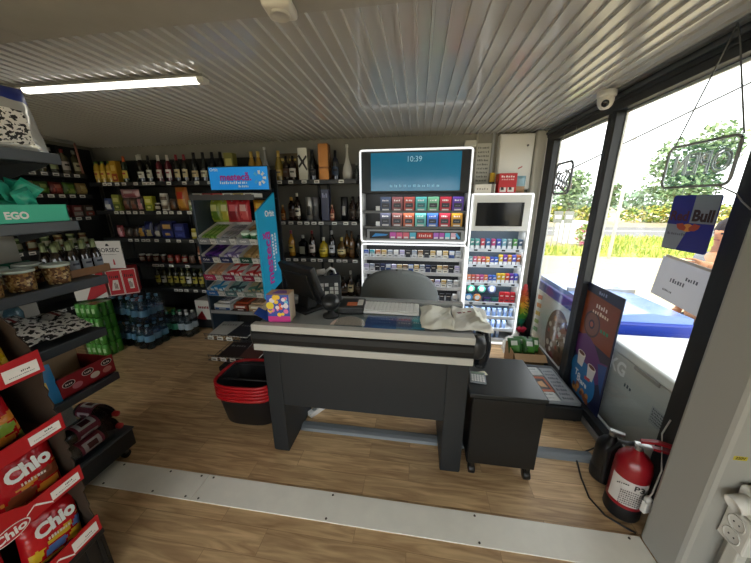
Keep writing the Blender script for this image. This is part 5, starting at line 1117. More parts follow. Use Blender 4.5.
frame(MB(), X0+.005, X1+.012, .13, 1.15, .015, 3.115, 3.14, LED, .035).build('light_frame', t, label='glowing white lower frame')
MB().box(X0+.02, X1-.02, 3.13, 3.40, 1.685, 2.09, PANEL).build('screen_housing', t)
sc = MB().box(-.505, .405, 3.122, 3.13, 1.705, 2.075, mt('#0f5a78', .12, em=.36)).build('screen', t, label='blue-teal lit screen')
e = MB().text('10:39', .075, mt('#a8d0e0', .4, em=.14), face_my(-.06, 3.1215, 2.01), .95, 0)
for k in range(11): MB().scrib(.03, .028, 2, mt('#7ab0c8', .4, em=.22), face_my(-.29+k*.048, 3.1215, 1.742), k).build('screen_icon', sc)
e.build('lettering', sc, label='white clock digits')
MB().box(X0+.02, X1-.02, 3.36, 3.40, 1.19, 1.685, PANEL).build('inner_back', t)
for z in (1.50, 1.335):
    MB().box(X0+.02, X1-.02, 3.15, 3.37, z-.012, z, mt('#2a2c2e', .4)).box(X0+.03, X1-.03, 3.14, 3.15, z-.022, z+.004, mt('#4a4c4e', .3)).build('shelf', t)
MB().box(-.555, .485, 3.125, 3.36, 1.19, 1.305, mt('#8d9092', .35, .3), .004).build('drawer_front', t)
bn = MB(); e = 3.1245
bn.quad((-.525, e, 1.205), (.455, e, 1.205), (.455, e, 1.285), (-.525, e, 1.285), mt('#101216', .3))
for i, c in enumerate(('#b04a9a', '#c0507a', '#c05a6a', '#4aa0b8')): bn.quad((-.30+i*.072, e-.001, 1.21), (-.235+i*.072, e-.001, 1.21), (-.235+i*.072, e-.001, 1.275), (-.30+i*.072, e-.001, 1.275), mt(c, .4, em=.14)).quad((-.29+i*.072, e-.0015, 1.212), (-.245+i*.072, e-.0015, 1.212), (-.245+i*.072, e-.0015, 1.23), (-.29+i*.072, e-.0015, 1.23), mt('#e8e8ea', .4))
for i, c in enumerate(('#9a5ab0', '#a04a9a', '#5ab0c0', '#c09aa8')): bn.quad((.17+i*.06, e-.001, 1.21), (.222+i*.06, e-.001, 1.21), (.222+i*.06, e-.001, 1.275), (.17+i*.06, e-.001, 1.275), mt(c, .4, em=.14)).quad((.175+i*.06, e-.0015, 1.212), (.215+i*.06, e-.0015, 1.212), (.215+i*.06, e-.0015, 1.23), (.175+i*.06, e-.0015, 1.23), mt('#e8e8ea', .4))
bn.quad((-.01, e-.001, 1.215), (.16, e-.001, 1.215), (.16, e-.001, 1.275), (.0, e-.001, 1.275), mt('#a8231f', .4, em=.12)).scrib(.13, .03, 6, mt('#f0dcd8', .4), face_my(.08, e-.002, 1.23), 3)
bn.quad((-.5, e-.001, 1.225), (-.34, e-.001, 1.24), (-.32, e-.001, 1.255), (-.46, e-.001, 1.262), mt('#2a7ab8', .4, em=.15)).quad((.39, e-.001, 1.26), (.41, e-.001, 1.275), (.45, e-.001, 1.22), (.43, e-.001, 1.21), mt('#3a8ab8', .4, em=.15))
bn.build('banner', t, label='lit banner strip with colourful pack pictures')
MB().box(X0+.02, X1, 3.38, 3.40, .15, 1.13, PANEL).build('inner_back', t)
CZ = (.985, .82, .655, .49)
for z in CZ:
    s = MB().box(X0+.025, X1-.02, 3.16, 3.38, z-.012, z, mt('#c9cacc', .4)).box(X0+.03, X1-.02, 3.145, 3.16, z-.025, z+.012, mt('#d8d9da', .35)).build('shelf', t)
# top display packs
TC = [('#3a4a6a', '#8a4a50', '#b0443c', '#4ab0b0', '#6ab08a', '#b8203a', '#5a3aa0'), ('#4a4c60', '#7a4a48', '#b8583a', '#5ab0a8', '#3a6ac0', '#b01f38', '#c08a24')]
TNN = [('navy', 'dusty red', 'brick red', 'turquoise', 'mint green', 'crimson', 'violet'), ('slate grey', 'brown-red', 'orange-red', 'teal', 'bright blue', 'crimson', 'amber')]
for j, z in enumerate((1.501, 1.336)):
    for i in range(7):
        w_ = .115; b = MB().box(-w_/2, w_/2, -.015, .015, 0, .143, mt(TC[j][i], .35), .002); e = -.0156
        b.scrib(.07, .018, 4, mt('#e8e4e4', .4), face_my(0, e, .1), i).quad((-.04, e, .035), (.04, e, .035), (.04, e, .08), (-.04, e, .08), mt('#2a2f3a' if i != 3 else '#2a6a70', .4)).quad((-.035, e-.0003, .006), (.035, e-.0003, .006), (.035, e-.0003, .02), (-.035, e-.0003, .02), mt('#e0e0e0', .4)).scrib(.05, .012, 5, mt('#8a8e98', .4), face_my(0, e-.0003, .05), i+3)
        put([('pack', b.mesh('pack'))], 'tobacco_pack', 'large %s tobacco display pack, %s from left, %s row of the upper cabinet' % (TNN[j][i], ORD[i], ('top', 'second')[j]), 'tobacco pack', (-.355+i*.127, 3.19, z), 0, 'display packs in the upper cabinet')
    put([('card', MB().box(-.022, .022, -.002, .002, 0, .05, mt('#e8e8e6', .5)).mesh('card'))], 'price_card', 'small white price card at the left end of the %s display row' % ('top', 'second')[j], 'card', (-.44, 3.18, z))
cols = {'wb': ('#cfd2d6', '#3a5a9a'), 'tl': ('#3aa0b0', '#d5dde0'), 'or': ('#b06a3a', '#d8d5d0'), 'gd': ('#b89a5a', '#d8d2c2'), 'wh': ('#dcdcda', '#c8c8c8'), 'gr': ('#8a94a4', '#d5d5d5'), 'bl': ('#3a5aa8', '#dfe3ea'), 'nv': ('#1f2a50', '#3a4468'), 'bk': ('#1a1a1d', '#33343a'), 'rw': ('#b0403a', '#e0dcda'), 'lv': ('#a8a0c8', '#dcdae4'), 'br': ('#7a5a3a', '#d8d0c0')}
cn = {'wb': 'white and blue', 'tl': 'teal and white', 'or': 'orange-brown and white', 'gd': 'gold and white', 'wh': 'plain white', 'gr': 'grey and white', 'bl': 'blue and white', 'nv': 'navy', 'bk': 'black', 'rw': 'red and white', 'lv': 'lilac and white', 'br': 'brown and white'}
RW = ['bl tl or gd gr wh lv bk gr br bk gd wh gd wb gr', 'lv gr bk nv wb lv gd br wb gd gr nv bk gd br bk lv', 'wh gd gr bl wb wh gr bk br bk bk br lv gd gr wh', 'wh gr wb wh bl gr wh bk gr wh gr wb bk bk wh']
for z, rw, rn_ in zip(CZ, RW, ('top', 'second', 'third', 'fourth')):
    L_ = rw.split(); 
    for i, k in enumerate(L_):
        x = -.575+i*(1.04/(len(L_)-1))*.985
        put(cig_pack(*cols[k]), 'cigarette_pack', '%s cigarette pack, %s from left, %s shelf of lower cabinet' % (cn[k], ORD[i], rn_), 'cigarette pack', (x, 3.19, z+.001), 0, 'cigarette packs in the lower cabinet')
# small cabinet
t = t_small = thing('tobacco_cabinet', 'narrow white cabinet with black screen and colourful packs by the corner', 'cabinet', (0, 0, 0))
x0, x1 = .535, 1.125
MB().box(x0+.01, x1-.01, 3.40, 3.49, .02, 1.66, CW).box(x0, x0+.02, 3.14, 3.49, .02, 1.66, CW, .003).box(x1-.02, x1, 3.14, 3.49, .02, 1.66, CW, .003).box(x0, x1, 3.14, 3.49, 1.655, 1.675, CW, .003).box(x0, x1, 3.14, 3.49, .0, .06, CW, .003).build('carcass', t)
frame(MB(), x0, x1, .02, 1.675, .013, 3.115, 3.14, LED, .02).build('light_frame', t, label='glowing white frame')
MB().box(x0+.02, x1-.02, 3.125, 3.4, 1.30, 1.655, mt('#d5d6d2', .4), .004).build('screen_housing', t)
MB().box(.59, 1.045, 3.119, 3.126, 1.35, 1.585, mt('#0c0f12', .12), .003).build('screen', t, label='black screen')
MB().box(x0+.02, x1-.02, 3.37, 3.40, .05, 1.30, mt('#4a5866', .5)).build('inner_back', t)
SZ = (1.10, .93, .725, .50, .335, .19, .07)
for k, z in enumerate(SZ):
    s = MB().box(x0+.02, x1-.02, 3.16, 3.38, z-.012, z, mt('#cfd4da', .4)).box(x0+.022, x1-.022, 3.142, 3.16, z-.022, z+.012, mt('#dde4ec', .35)).build('shelf', t)
    if k < 4:
        for q in range(4): MB().box(x0+.07+q*.14, x0+.105+q*.14, 3.140, 3.142, z-.014, z+.004, mt('#22252a', .5)).build('price_tag', s)
S1 = ['#4a8a84', '#5aa09a', '#c0485a', '#3a6aa0', '#b84a80', '#4a5ab8', '#7ab0c0', '#8a9aa0', '#5a9a5a', '#3a5a7a']
S2 = ['#7aa0a8', '#c0607a', '#d08a6a', '#c04a54', '#e0a04a', '#3a4aa8', '#2a5ab0', '#c8a83a', '#6a3a9a', '#c0842a', '#5a5ab8', '#b0602a']
S3 = ['#d88a6a', '#c05a4a', '#c86a74', '#b8508a', '#d07a4a', '#4a5ab0', '#3a6ac0', '#c8a02a', '#d0b03a', '#c04a3a', '#6a3a9a', '#4a5ac0']
nmap = {'#4a8a84': 'teal', '#5aa09a': 'pale teal', '#c0485a': 'rose red', '#3a6aa0': 'steel blue', '#b84a80': 'magenta', '#4a5ab8': 'blue-violet', '#7ab0c0': 'pale blue', '#8a9aa0': 'grey', '#5a9a5a': 'green', '#3a5a7a': 'slate blue'}
def cname(h):
    import colorsys
    r, g, b_ = [int(h[i:i+2], 16)/255 for i in (1, 3, 5)]; hh, l, s = colorsys.rgb_to_hls(r, g, b_)
    if s < .15: return 'grey'
    d = hh*360
    return 'red' if d < 15 or d > 345 else 'orange' if d < 40 else 'yellow' if d < 65 else 'green' if d < 160 else 'teal' if d < 195 else 'blue' if d < 250 else 'purple' if d < 290 else 'pink'
for z, SS, rn_ in zip(SZ[:3], (S1, S2, S3), ('top', 'second', 'third')):
    for i, c in enumerate(SS):
        x = x0+.05+i*(.49/(len(SS)-1))
        hgt = .11 if (rn_ == 'top' or i > 6) else .085
        key = ('stick', c, hgt)
        if key not in _pc:
            b = MB().box(-.019, .019, -.02, .02, 0, hgt, mt(c, .35), .002); e = -.0206
            b.quad((-.018, e, .004), (.018, e, .004), (.018, e, hgt*.38), (-.018, e, hgt*.38), mt('#dfe2e6', .4)).quad((-.012, e-.0003, hgt*.6), (.012, e-.0003, hgt*.66), (.012, e-.0003, hgt*.8), (-.012, e-.0003, hgt*.74), mt('#e8e8ee', .4))
            _pc[key] = [('pack', b.mesh('pack'))]
        put(_pc[key], 'stick_pack', '%s heated tobacco pack, %s from left on %s shelf of narrow cabinet' % (cname(c), ORD[i], rn_), 'tobacco pack', (x, 3.19, z+.001), 0, 'packs in the narrow cabinet')
for i, (x, z, c, nm) in enumerate(((.62, .60, '#3ab08a', 'mint green'), (.735, .60, '#4ac0a0', 'pale mint'), (.845, .60, '#6a7ab0', 'grey-violet'), (.60, .502, '#4a8ac0', 'blue'), (.695, .502, '#e0924a', 'orange'))):
    t2 = thing('pouch_tin', 'round %s tin standing on edge, %s row, fourth shelf of narrow cabinet' % (nm, 'upper' if i < 3 else 'lower'), 'tin', (x, 3.2, z+.045))
    MB().lathe([(.0001, -.01), (.042, -.01), (.042, .01), (.0001, .01)], mt(c, .35), 24, Matrix.Rotation(PI/2, 4, 'X')).build('tin', t2); MB().lathe([(.026, .0104), (.0001, .0106)], mt('#e0e6e8', .4), 20, Matrix.Rotation(PI/2, 4, 'X')).build('lid_label', t2)
MB().box(.575, .9, 3.17, 3.37, .594, .599, glassmat('mat_ledge', (.85, .9, .95), 1.2, .05)).build('ledge', t, label='clear ledge')
for i, c in enumerate(('#3a2a5a', '#2a5a54')):
    put(carton(.075, .06, .05, c, '#6a4a8a', '#2a6a60'), 'device_box', 'low dark %s box on the fourth shelf of narrow cabinet' % ('purple', 'green')[i], 'box', (.80+i*.085, 3.2, .501))
for i, c in enumerate(('#b8242c', '#c02a34', '#a8202a')):
    put(cig_pack(c, '#c0343c', .05, .12, .03), 'device_box', 'red device box, %s from left on the fourth shelf of narrow cabinet' % ORD[i], 'box', (.955+i*.058, 3.2, .501), 0, 'red device boxes')
for k, z in enumerate(SZ[4:]):
    for i in range(9 - k):
        key = ('vial',)
        if key not in _pc:
            b = MB().box(-.018, .018, -.015, .015, 0, .09, mt('#9ab8e8', .3), .004).quad((-.012, -.0155, .05), (.012, -.0155, .05), (.012, -.0155, .08), (-.012, -.0155, .08), mt('#d8e6fa', .4)); _pc[key] = [('pack', b.mesh('pack'))]
        put(_pc[key], 'blue_pack', 'pale blue pack, %s from left on the %s shelf from the cabinet floor' % (ORD[i], ('third', 'second', 'first')[k]), 'tobacco pack', (x0+.06+(i+(k*.0))*.06, 3.2, z+.001), 0, 'pale blue packs in the narrow cabinet')
# on top of the narrow cabinet
b = MB().box(-.085, .085, -.07, .07, 0, .19, mt('#b5131c', .4), .003); e = -.0706
for sx in (-.04, .035): b.quad((sx-.03, e, .012), (sx+.03, e, .012), (sx+.03, e, .055), (sx-.03, e, .055), mt('#d8cfc9', .5)).quad((sx-.02, e-.0004, .03), (sx+.01, e-.0004, .03), (sx+.005, e-.0004, .058), (sx-.02, e-.0004, .06), mt('#2a2022', .5))
b.scrib(.13, .018, 6, mt('#e8dcd8', .5), face_my(0, e, .15), 2).scrib(.12, .014, 7, mt('#d8b8b4', .5), face_my(0, e, .125), 3)
put([('carton', b.mesh('carton'))], 'carton', 'bright red carton with white panels on top of the narrow cabinet', 'carton', (.875, 3.24, 1.676))
put([('carton', MB().box(-.1, .1, -.06, .06, 0, .09, mt('#cfc9bd', .5), .003).scrib(.12, .02, 5, mt('#8a8378', .5), face_my(-.02, -.0605, .035), 3).quad((.06, -.0606, 0), (.09, -.0606, 0), (.09, -.0606, .09), (.06, -.0606, .09), mt('#6a665f', .5)).mesh('carton'))], 'carton', 'low cream carton lying left of the red carton', 'carton', (.665, 3.24, 1.676))
t = thing('toy_pack', 'grey-blue rounded packet with brown figure right of the red carton', 'packet', (1.01, 3.26, 1.676), .2)
MB().pouch(.13, .17, .05, (lambda u, v, s: mt('#8a6a4a', .5) if v < .4 else mt('#6a8a94', .35)), None, 8, 10, .003, 5).build('packet', t)
t = thing('spray_bottle', 'dark bottle with yellow cap standing behind the cream carton', 'bottle', (.765, 3.36, 1.676))
MB().cyl(.026, 0, .13, mt('#3a3022', .4), 16).build('bottle_body', t); MB().lathe([(.027, .12), (.027, .2), (.02, .21), (.0001, .21)], mt('#d0a82a', .4), 16).build('cap', t)
# wall things
t = thing('distribution_box', 'white electrical distribution cabinet on the back wall near the corner', 'electrical cabinet', (.98, 3.5, 1.72))
MB().box(-.165, .175, -.1, -.001, 0, .545, mt('#d5d4cc', .4), .004).build('case', t); MB().box(-.155, .165, -.108, -.1, .012, .533, mt('#dad9d1', .4), .003).build('door', t)
MB().cyl(.01, 0, .012, mt('#5a5a5a', .4), 12, Matrix.Translation((.11, -.108, .43)) @ Matrix.Rotation(PI/2, 4, 'X')).build('lock', t)
MB().quad((.04, -.1085, .2), (.08, -.1085, .22), (.085, -.1085, .235), (.045, -.1085, .215), mt('#b03a3a', .5)).build('warning_mark', t)
t = thing('wall_chart', 'printed paper grid chart on the back wall beside the tobacco cabinet', 'chart', (.68, 3.497, 1.78))
b = MB().box(-.075, .075, -.002, 0, 0, .42, mt('#bdbcb2', .6))
for i in range(9): b.scrib(.12, .022, 7, mt('#6a6c68', .6), face_my(0, -.0025, .03+i*.042), i)
b.build('sheet', t)
t = thing('junction_box', 'small white junction box above the tobacco cabinet', 'junction box', (.53, 3.5, 2.16)); MB().box(-.06, .06, -.045, -.001, 0, .07, mt('#d0cfc6', .4), .006).build('case', t)
tag(MB().tube([(.6, 3.49, 2.12), (.6, 3.49, 2.295)], .009, mt('#b5b4aa', .5), 8).build('cable_conduit'), 'thin grey conduit on the back wall above the tobacco cabinet', 'conduit')

# LED strips built into the cabinets
def led(x0, x1, y, z, e, parent):
    ld = bpy.data.lights.new('led_strip', 'AREA'); ld.shape = 'RECTANGLE'; ld.size = x1-x0; ld.size_y = .012; ld.energy = e; ld.color = (.92, .96, 1)
    o = bpy.data.objects.new('led_strip', ld); C.objects.link(o); o.location = ((x0+x1)/2, y, z); o.rotation_euler = (.5, 0, 0); o.parent = parent
for z in (1.675, 1.485): led(-.55, .44, 3.16, z, .35, big)
for z in (1.125, .968, .803, .638): led(-.55, .46, 3.165, z, .35, big)
for z in (1.285, 1.08, .91, .705, .48, .315): led(.57, 1.09, 3.165, z, .3, t_small)
# ================================================================== RIGHT CORNER FLOOR
t = thing('floor_bench', 'low black bench box with newspapers, between black cabinet and window', 'bench', (0, 0, 0))
MB().box(.80, 1.255, 1.96, 2.5, .012, .12, mt('#1a1c1e', .45), .004).build('body', t)
for (x, y) in ((.83, 1.99), (1.22, 1.99), (.83, 2.47), (1.22, 2.47)): MB().cyl(.018, 0, .014, BLK, 10, up(x, y, 0)).build('foot', t)
t = thing('newspaper_tray', 'grey magazine tray with an orange-framed magazine on the low bench', 'tray', (1.11, 2.24, .121), 0)
b = MB().box(-.135, .14, -.25, .25, 0, .006, mt('#8a8e92', .4)).box(-.135, -.13, -.25, .25, 0, .03, mt('#8a8e92', .4)).box(.135, .14, -.25, .25, 0, .03, mt('#8a8e92', .4)).box(-.135, .14, -.25, -.245, 0, .03, mt('#8a8e92', .4)).box(-.135, .14, .245, .25, 0, .03, mt('#8a8e92', .4)); b.build('tray', t)
b = MB().box(-.06, .06, -.1, .1, 0, .012, mt('#b8582a', .4)).quad((-.045, -.075, .0125), (.045, -.075, .0125), (.045, .07, .0125), (-.045, .07, .0125), mt('#3a2a24', .4)).quad((-.02, -.04, .013), (.03, -.05, .013), (.02, .04, .013), (-.03, .02, .013), mt('#d8a878', .5))
put([('magazine', b.mesh('magazine'))], 'magazine', 'orange-framed magazine lying in the grey tray', 'magazine', (1.06, 2.22, .128), .05)
for i, (y, c) in enumerate(((2.41, '#cfd2d0'), (2.06, '#d8dad8'))):
    put([('newspaper', MB().box(-.07, .07, -.06, .06, 0, .008, mt(c, .5)).scrib(.1, .02, 7, mt('#7a7e80', .5), Matrix.Translation((0, .02, .0085)), i).scrib(.1, .012, 9, mt('#9a9ea0', .5), Matrix.Translation((0, -.02, .0085)), i+4).mesh('newspaper'))], 'newspaper', 'folded white newspaper in the grey tray, %s the orange magazine' % ('behind', 'in front of')[i], 'newspaper', (1.05, y, .128), .08)
b = MB().box(-.055, .055, -.23, .23, 0, .01, mt('#a8adb2', .4))
for i in range(8): b.scrib(.08, .03, 5, mt('#5a6068', .5), Matrix.Translation((0, -.2+i*.052, .0105)), i)
put([('price_list', b.mesh('price_list'))], 'price_list', 'long grey printed strip along the window side of the tray', 'paper', (1.19, 2.24, .128))
t = thing('cardboard_box', 'open brown cardboard box with green packets at the window corner', 'box', (1.09, 2.72, 0), .0)
KB = mt('#9a7a54', .8, noise=.2)
b = MB()
for a in ((-.14, .14, -.13, .13, 0, .004), (-.14, -.136, -.13, .13, 0, .2), (.136, .14, -.13, .13, 0, .2), (-.14, .14, -.13, -.126, 0, .2), (-.14, .14, .126, .13, 0, .2)): b.box(*a, KB)
b.build('box_body', t); MB().quad((-.14, -.13, .2), (.14, -.13, .2), (.14, -.2, .16), (-.14, -.2, .16), KB).build('flap', t)
for i in range(4):
    put(bag(.12, .15, .05, '#2a5a24', '#4a8a34', '#d8dcd0', 160+i), 'food_packet', 'dark green packet in the brown cardboard box, %s from left' % ORD[i], 'packet', (1.0+i*.062, 2.69+.04*(i % 2), .15), 0, 'green packets in the cardboard box', (-.5, .15*(i-1.5), .2*i-.3))
t = thing('plastic_sack', 'crumpled white plastic bag behind the green packets', 'bag', (1.1, 2.98, 0), 0); crumple(0, 0, 0, .24, .2, .34, mt('#d5d3cb', .5), 21).build('bag', t)
t = thing('red_ribbon', 'small crimson bow on the white bag near the window', 'ribbon', (1.12, 2.95, .27)); MB().pouch(.05, .06, .02, mt('#b0183a', .4), Matrix.Rotation(.6, 4, 'Y'), 6, 6, .003, 2).pouch(.05, .06, .02, mt('#b0183a', .4), Matrix.Rotation(-.7, 4, 'Y'), 6, 6, .003, 3).build('bow', t)
t = thing('feather_duster', 'rainbow coloured feather duster standing in the window corner', 'duster', (1.2, 3.22, 0))
MB().cyl(.008, 0, .35, mt('#e0e0dc', .4), 10).build('handle', t)
b = MB(); rn = random.Random(8); RC_ = ['#2a8a5a', '#3aa88a', '#5ab04a', '#b8c03a', '#e0b03a', '#e08a3a', '#d8623a', '#d85a5a']
for i in range(900):
    z = rn.uniform(.2, .72); k = int((z-.2)/.52*7.99); a = rn.uniform(0, 2*PI); r = .055*math.sin(PI*min(1, (z-.17)/.57))+.012
    p = Vector((0, 0, z)); d = Vector((math.cos(a), math.sin(a), -.3)); s_ = Vector((-math.sin(a), math.cos(a), 0))*.006
    b._add([p-s_, p+s_, p+d*r+s_*.4, p+d*r-s_*.4], [(0, 1, 2, 3)], mt(RC_[k], .6))
b.build('feathers', t, label='rainbow feathers')
t = thing('wall_switch', 'small white switch box on the corner post', 'switch', (1.17, 3.44, .98)); MB().box(-.012, 0, -.03, .03, 0, .09, mt('#e0dfd8', .4), .004).build('case', t)

# --- poster on the glass
t = thing('poster', 'tall ice cream poster, navy, orange and blue, on the right window glass', 'poster', (1.318, 2.118, .065)); t.scale = (1, .97, 1.016)
b = MB().box(-.002, .002, -.215, .215, 0, .92, mt('#141a3c', .35)); M = face_mx(-.0026, 0, 0)
N_ = lambda z: M @ Matrix.Translation((0, 0, z))
b.quad((-.2, .52, 0), (.2, .50, 0), (.2, .84, 0), (-.2, .86, 0), mt('#84401f', .4), N_(.0002))
b._add([(-.2, .50, 0), (-.08, .55, 0), (.03, .50, 0), (.12, .42, 0), (.2, .44, 0), (.2, .3, 0), (.1, .22, 0), (-.06, .24, 0), (-.14, .33, 0), (-.2, .36, 0)], [tuple(range(9, -1, -1))], mt('#5f2d6e', .4), N_(.0005))
b._add([(.2, .43, 0), (.1, .40, 0), (.16, .26, 0), (.2, .2, 0)], [(0, 1, 2, 3)], mt('#22508a', .4), N_(.0008))
disc(b, -.03, .17, .165, mt('#1f6ea8', .4), N_(0), .0006, .95); disc(b, -.12, .25, .09, mt('#1f6ea8', .4), N_(0), .0007, 1)
disc(b, -.06, .635, .1, mt('#4a2c20', .4), N_(0), .001); disc(b, -.06, .635, .085, mt('#7a4a30', .4), N_(0), .0014); disc(b, -.06, .635, .035, mt('#3a2018', .4), N_(0), .0018); disc(b, -.06, .635, .02, mt('#a8522c', .4), N_(0), .002)
b.scrib(.14, .035, 5, mt('#e8d8c8', .4), N_(.0022) @ Matrix.Translation((.02, .77, 0)), 3).scrib(.2, .03, 7, mt('#e8d0b0', .4), N_(.0022) @ Matrix.Translation((.02, .725, 0)), 4).scrib(.1, .025, 3, mt('#2a8a54', .4), N_(.0022) @ Matrix.Translation((.1, .62, 0)), 5).scrib(.1, .025, 4, mt('#8a90b8', .4), N_(.0022) @ Matrix.Translation((0, .87, 0)), 6)
for (x, y) in ((-.1, .33), (.05, .29)):
    b._add([(x-.035, y-.055, 0), (x+.035, y-.055, 0), (x+.052, y+.045, 0), (x-.052, y+.045, 0)], [(0, 1, 2, 3)], mt('#e0dcd8', .4), N_(.002)); disc(b, x, y+.045, .052, mt('#f0e8dc', .4), N_(0), .0024, .4); disc(b, x, y+.048, .04, mt('#6a4030', .4), N_(0), .0028, .35)
b.text('To', .07, mt('#f0ece8', .4), N_(.0026) @ Matrix.Translation((-.1, .2, 0)), 1, .002).text('Share', .06, mt('#f0ece8', .4), N_(.0026) @ Matrix.Translation((-.03, .165, 0)), 1, .002).quad((-.01, .21, 0), (.06, .22, 0), (.06, .245, 0), (-.01, .235, 0), mt('#c03a40', .4), N_(.0024))
rn = random.Random(4)
for _ in range(14): disc(b, rn.uniform(-.13, .08), rn.uniform(.06, .12), rn.uniform(.015, .03), mt(('#5a2e1a', '#c88a4a', '#8a4a2a', '#e0b888')[rn.randrange(4)], .4), N_(0), .002+rn.uniform(0, .0008), 1, 12)
b.scrib(.09, .02, 4, mt('#8a90c0', .4), N_(.001) @ Matrix.Translation((.08, .02, 0)), 8)
b.build('print', t)
# --- hanging signs
t = thing('open_sign', 'clear acrylic OPEN sign hanging on wires before the right window', 'sign', (1.22, 1.55, 1.655))
MB().prism(rrect(-.17, .17, 0, .195, .03), -.006, .002, ACRYL, 'x').build('acrylic_panel', t)
fr_ = MB(); pr = [(-.004, p[0], p[1]) for p in rrect(-.165, .165, .005, .19, .028)]; fr_.tube(pr+[pr[0]], .006, mt('#8d9190', .3, .3), 6); fr_.build('edge_tube', t)
MB().text('OPEN', .125, mt('#c8cccb', .3), face_px(.006, 0, .098), .86, 0, 'CENTER', .0035).build('lettering', t, label='outlined OPEN lettering')
wv = MB().tube([(0, .15, .19), (0, .02, .55), (0, -.0, .62)], .003, mt('#5a5c5c', .4), 5); wv.build('hanging_wire', t); MB().tube([(0, -.16, .19), (0, -.03, .55), (0, -.0, .62)], .003, mt('#5a5c5c', .4), 5).build('hanging_wire', t)
MB().tube([(0, -.13, 0), (.02, -.18, -.03), (.03, -.2, -.06), (.03, -.24, -.09)], .003, mt('#9a9c9c', .4), 5).build('cable', t)
t = thing('window_sign', 'small outlined neon sign of curly strokes hanging in the corner window', 'sign', (1.25, 2.88, 1.66))
pr = [(0, p[0], p[1]) for p in rrect(-.15, .15, 0, .26, .05)]; MB().tube(pr+[pr[0]], .010, mt('#5a5d60', .35), 6).build('frame_tube', t)
b = MB(); rn = random.Random(6)
for k in range(5):
    y = .1-k*.05; b.tube([(0, y+.02*math.sin(q*1.3+k), .04+q*.02) for q in range(9 - (k % 3))], .008, mt('#6d7174', .3), 6)
b.tube([(0, .12*math.cos(a/8*PI), .05+.03*math.sin(a/8*PI*2)) for a in range(9)], .008, mt('#6d7174', .3), 6); b.build('curly_tube', t)
MB().tube([(0, .1, .26), (0, .1, .52)], .0015, mt('#9a9c9c', .4), 5).build('hanging_wire', t); MB().tube([(0, -.1, .26), (0, -.1, .52)], .0015, mt('#9a9c9c', .4), 5).build('hanging_wire', t)
t = thing('energy_drink_sign', 'blue and silver tin sign reading Bull hanging under the OPEN sign', 'sign', (1.25, 1.545, 1.368))
NB = mt('#15208f', .3); SV = mt('#8f9aa6', .3, .3)
b = MB().prism(rrect(-.118, .118, 0, .255, .012), -.002, .002, NB, 'x'); M = face_mx(-.0026, 0, 0)
b.quad((.0, .255, 0), (.0, .13, 0), (.117, .13, 0), (.117, .25, 0), SV, M @ Matrix.Translation((0, 0, .0002))).quad((.06, .255, 0), (.02, .13, 0), (.117, .13, 0), (.112, .255, 0), SV, M @ Matrix.Translation((0, 0, .0004))).quad((-.117, .004, 0), (-.03, .004, 0), (.01, .12, 0), (-.117, .12, 0), SV, M @ Matrix.Translation((0, 0, .0003)))
b.build('panel', t)
b = MB(); disc(b, .0, .108, .03, mt('#d8923a', .4), M, .001, .6, 20)
for s in (-1, 1): b._add([(s*.006, .108, 0), (s*.03, .128, 0), (s*.062, .122, 0), (s*.055, .106, 0), (s*.04, .096, 0), (s*.012, .094, 0)], [(0, 1, 2, 3, 4, 5) if s > 0 else (5, 4, 3, 2, 1, 0)], mt('#a8401f', .4), M @ Matrix.Translation((0, 0, .0014)))
b.build('emblem', t, label='orange emblem')
MB().text('Red', .062, mt('#4a1030', .4), M @ Matrix.Translation((-.058, .158, .0012)), 1, .002).text('Bull', .068, mt('#2e0c14', .4), M @ Matrix.Translation((.06, .162, .0012)), 1, .003).scrib(.1, .012, 9, mt('#5a6070', .4), M @ Matrix.Translation((-.05, .07, .0012)), 2).build('lettering', t, label='dark red lettering')
for s in (-.08, .08): MB().tube([(0, s, .25), (0, s, .287)], .0015, mt('#9a9c9c', .4), 5).build('hanging_wire', t)
PAPER = mt('#e6e7ec', .6).copy(); _n = PAPER.node_tree; _b = _n.nodes['Principled BSDF']; _o = _n.nodes['Material Output']
_t2 = _n.nodes.new('ShaderNodeBsdfTranslucent'); _t2.inputs[0].default_value = lin('#d5d7de'); _x = _n.nodes.new('ShaderNodeMixShader'); _x.inputs[0].default_value = .35
_n.links.new(_b.outputs[0], _x.inputs[1]); _n.links.new(_t2.outputs[0], _x.inputs[2]); _n.links.new(_x.outputs[0], _o.inputs[0])
t = thing('notice_sheet', 'grey-backed paper notice with faint handwriting taped to the right window', 'paper', (1.318, 1.60, 1.085), 0)
t.rotation_euler = (.10, 0, 0)
b = MB().box(-.001, .001, -.145, .145, 0, .215, PAPER); M = face_mx(-.0014, 0, 0)
b.build('sheet', t)
b = MB(); MI = M @ Matrix.Scale(-1, 4, Vector((1, 0, 0)))
b.scrib(.07, .02, 5, mt('#5a5d68', .6), M @ Matrix.Translation((.06, .135, 0)), 12).scrib(.09, .022, 6, mt('#6a6d78', .6), M @ Matrix.Translation((-.01, .1, 0)), 14).scrib(.06, .012, 7, mt('#4a4d58', .6), M @ Matrix.Translation((-.05, .045, 0)), 16); b.build('handwriting', t)
MB().box(-.002, .0, -.13, .13, .215, .228, mt('#d8d4c4', .5)).build('tape', t)

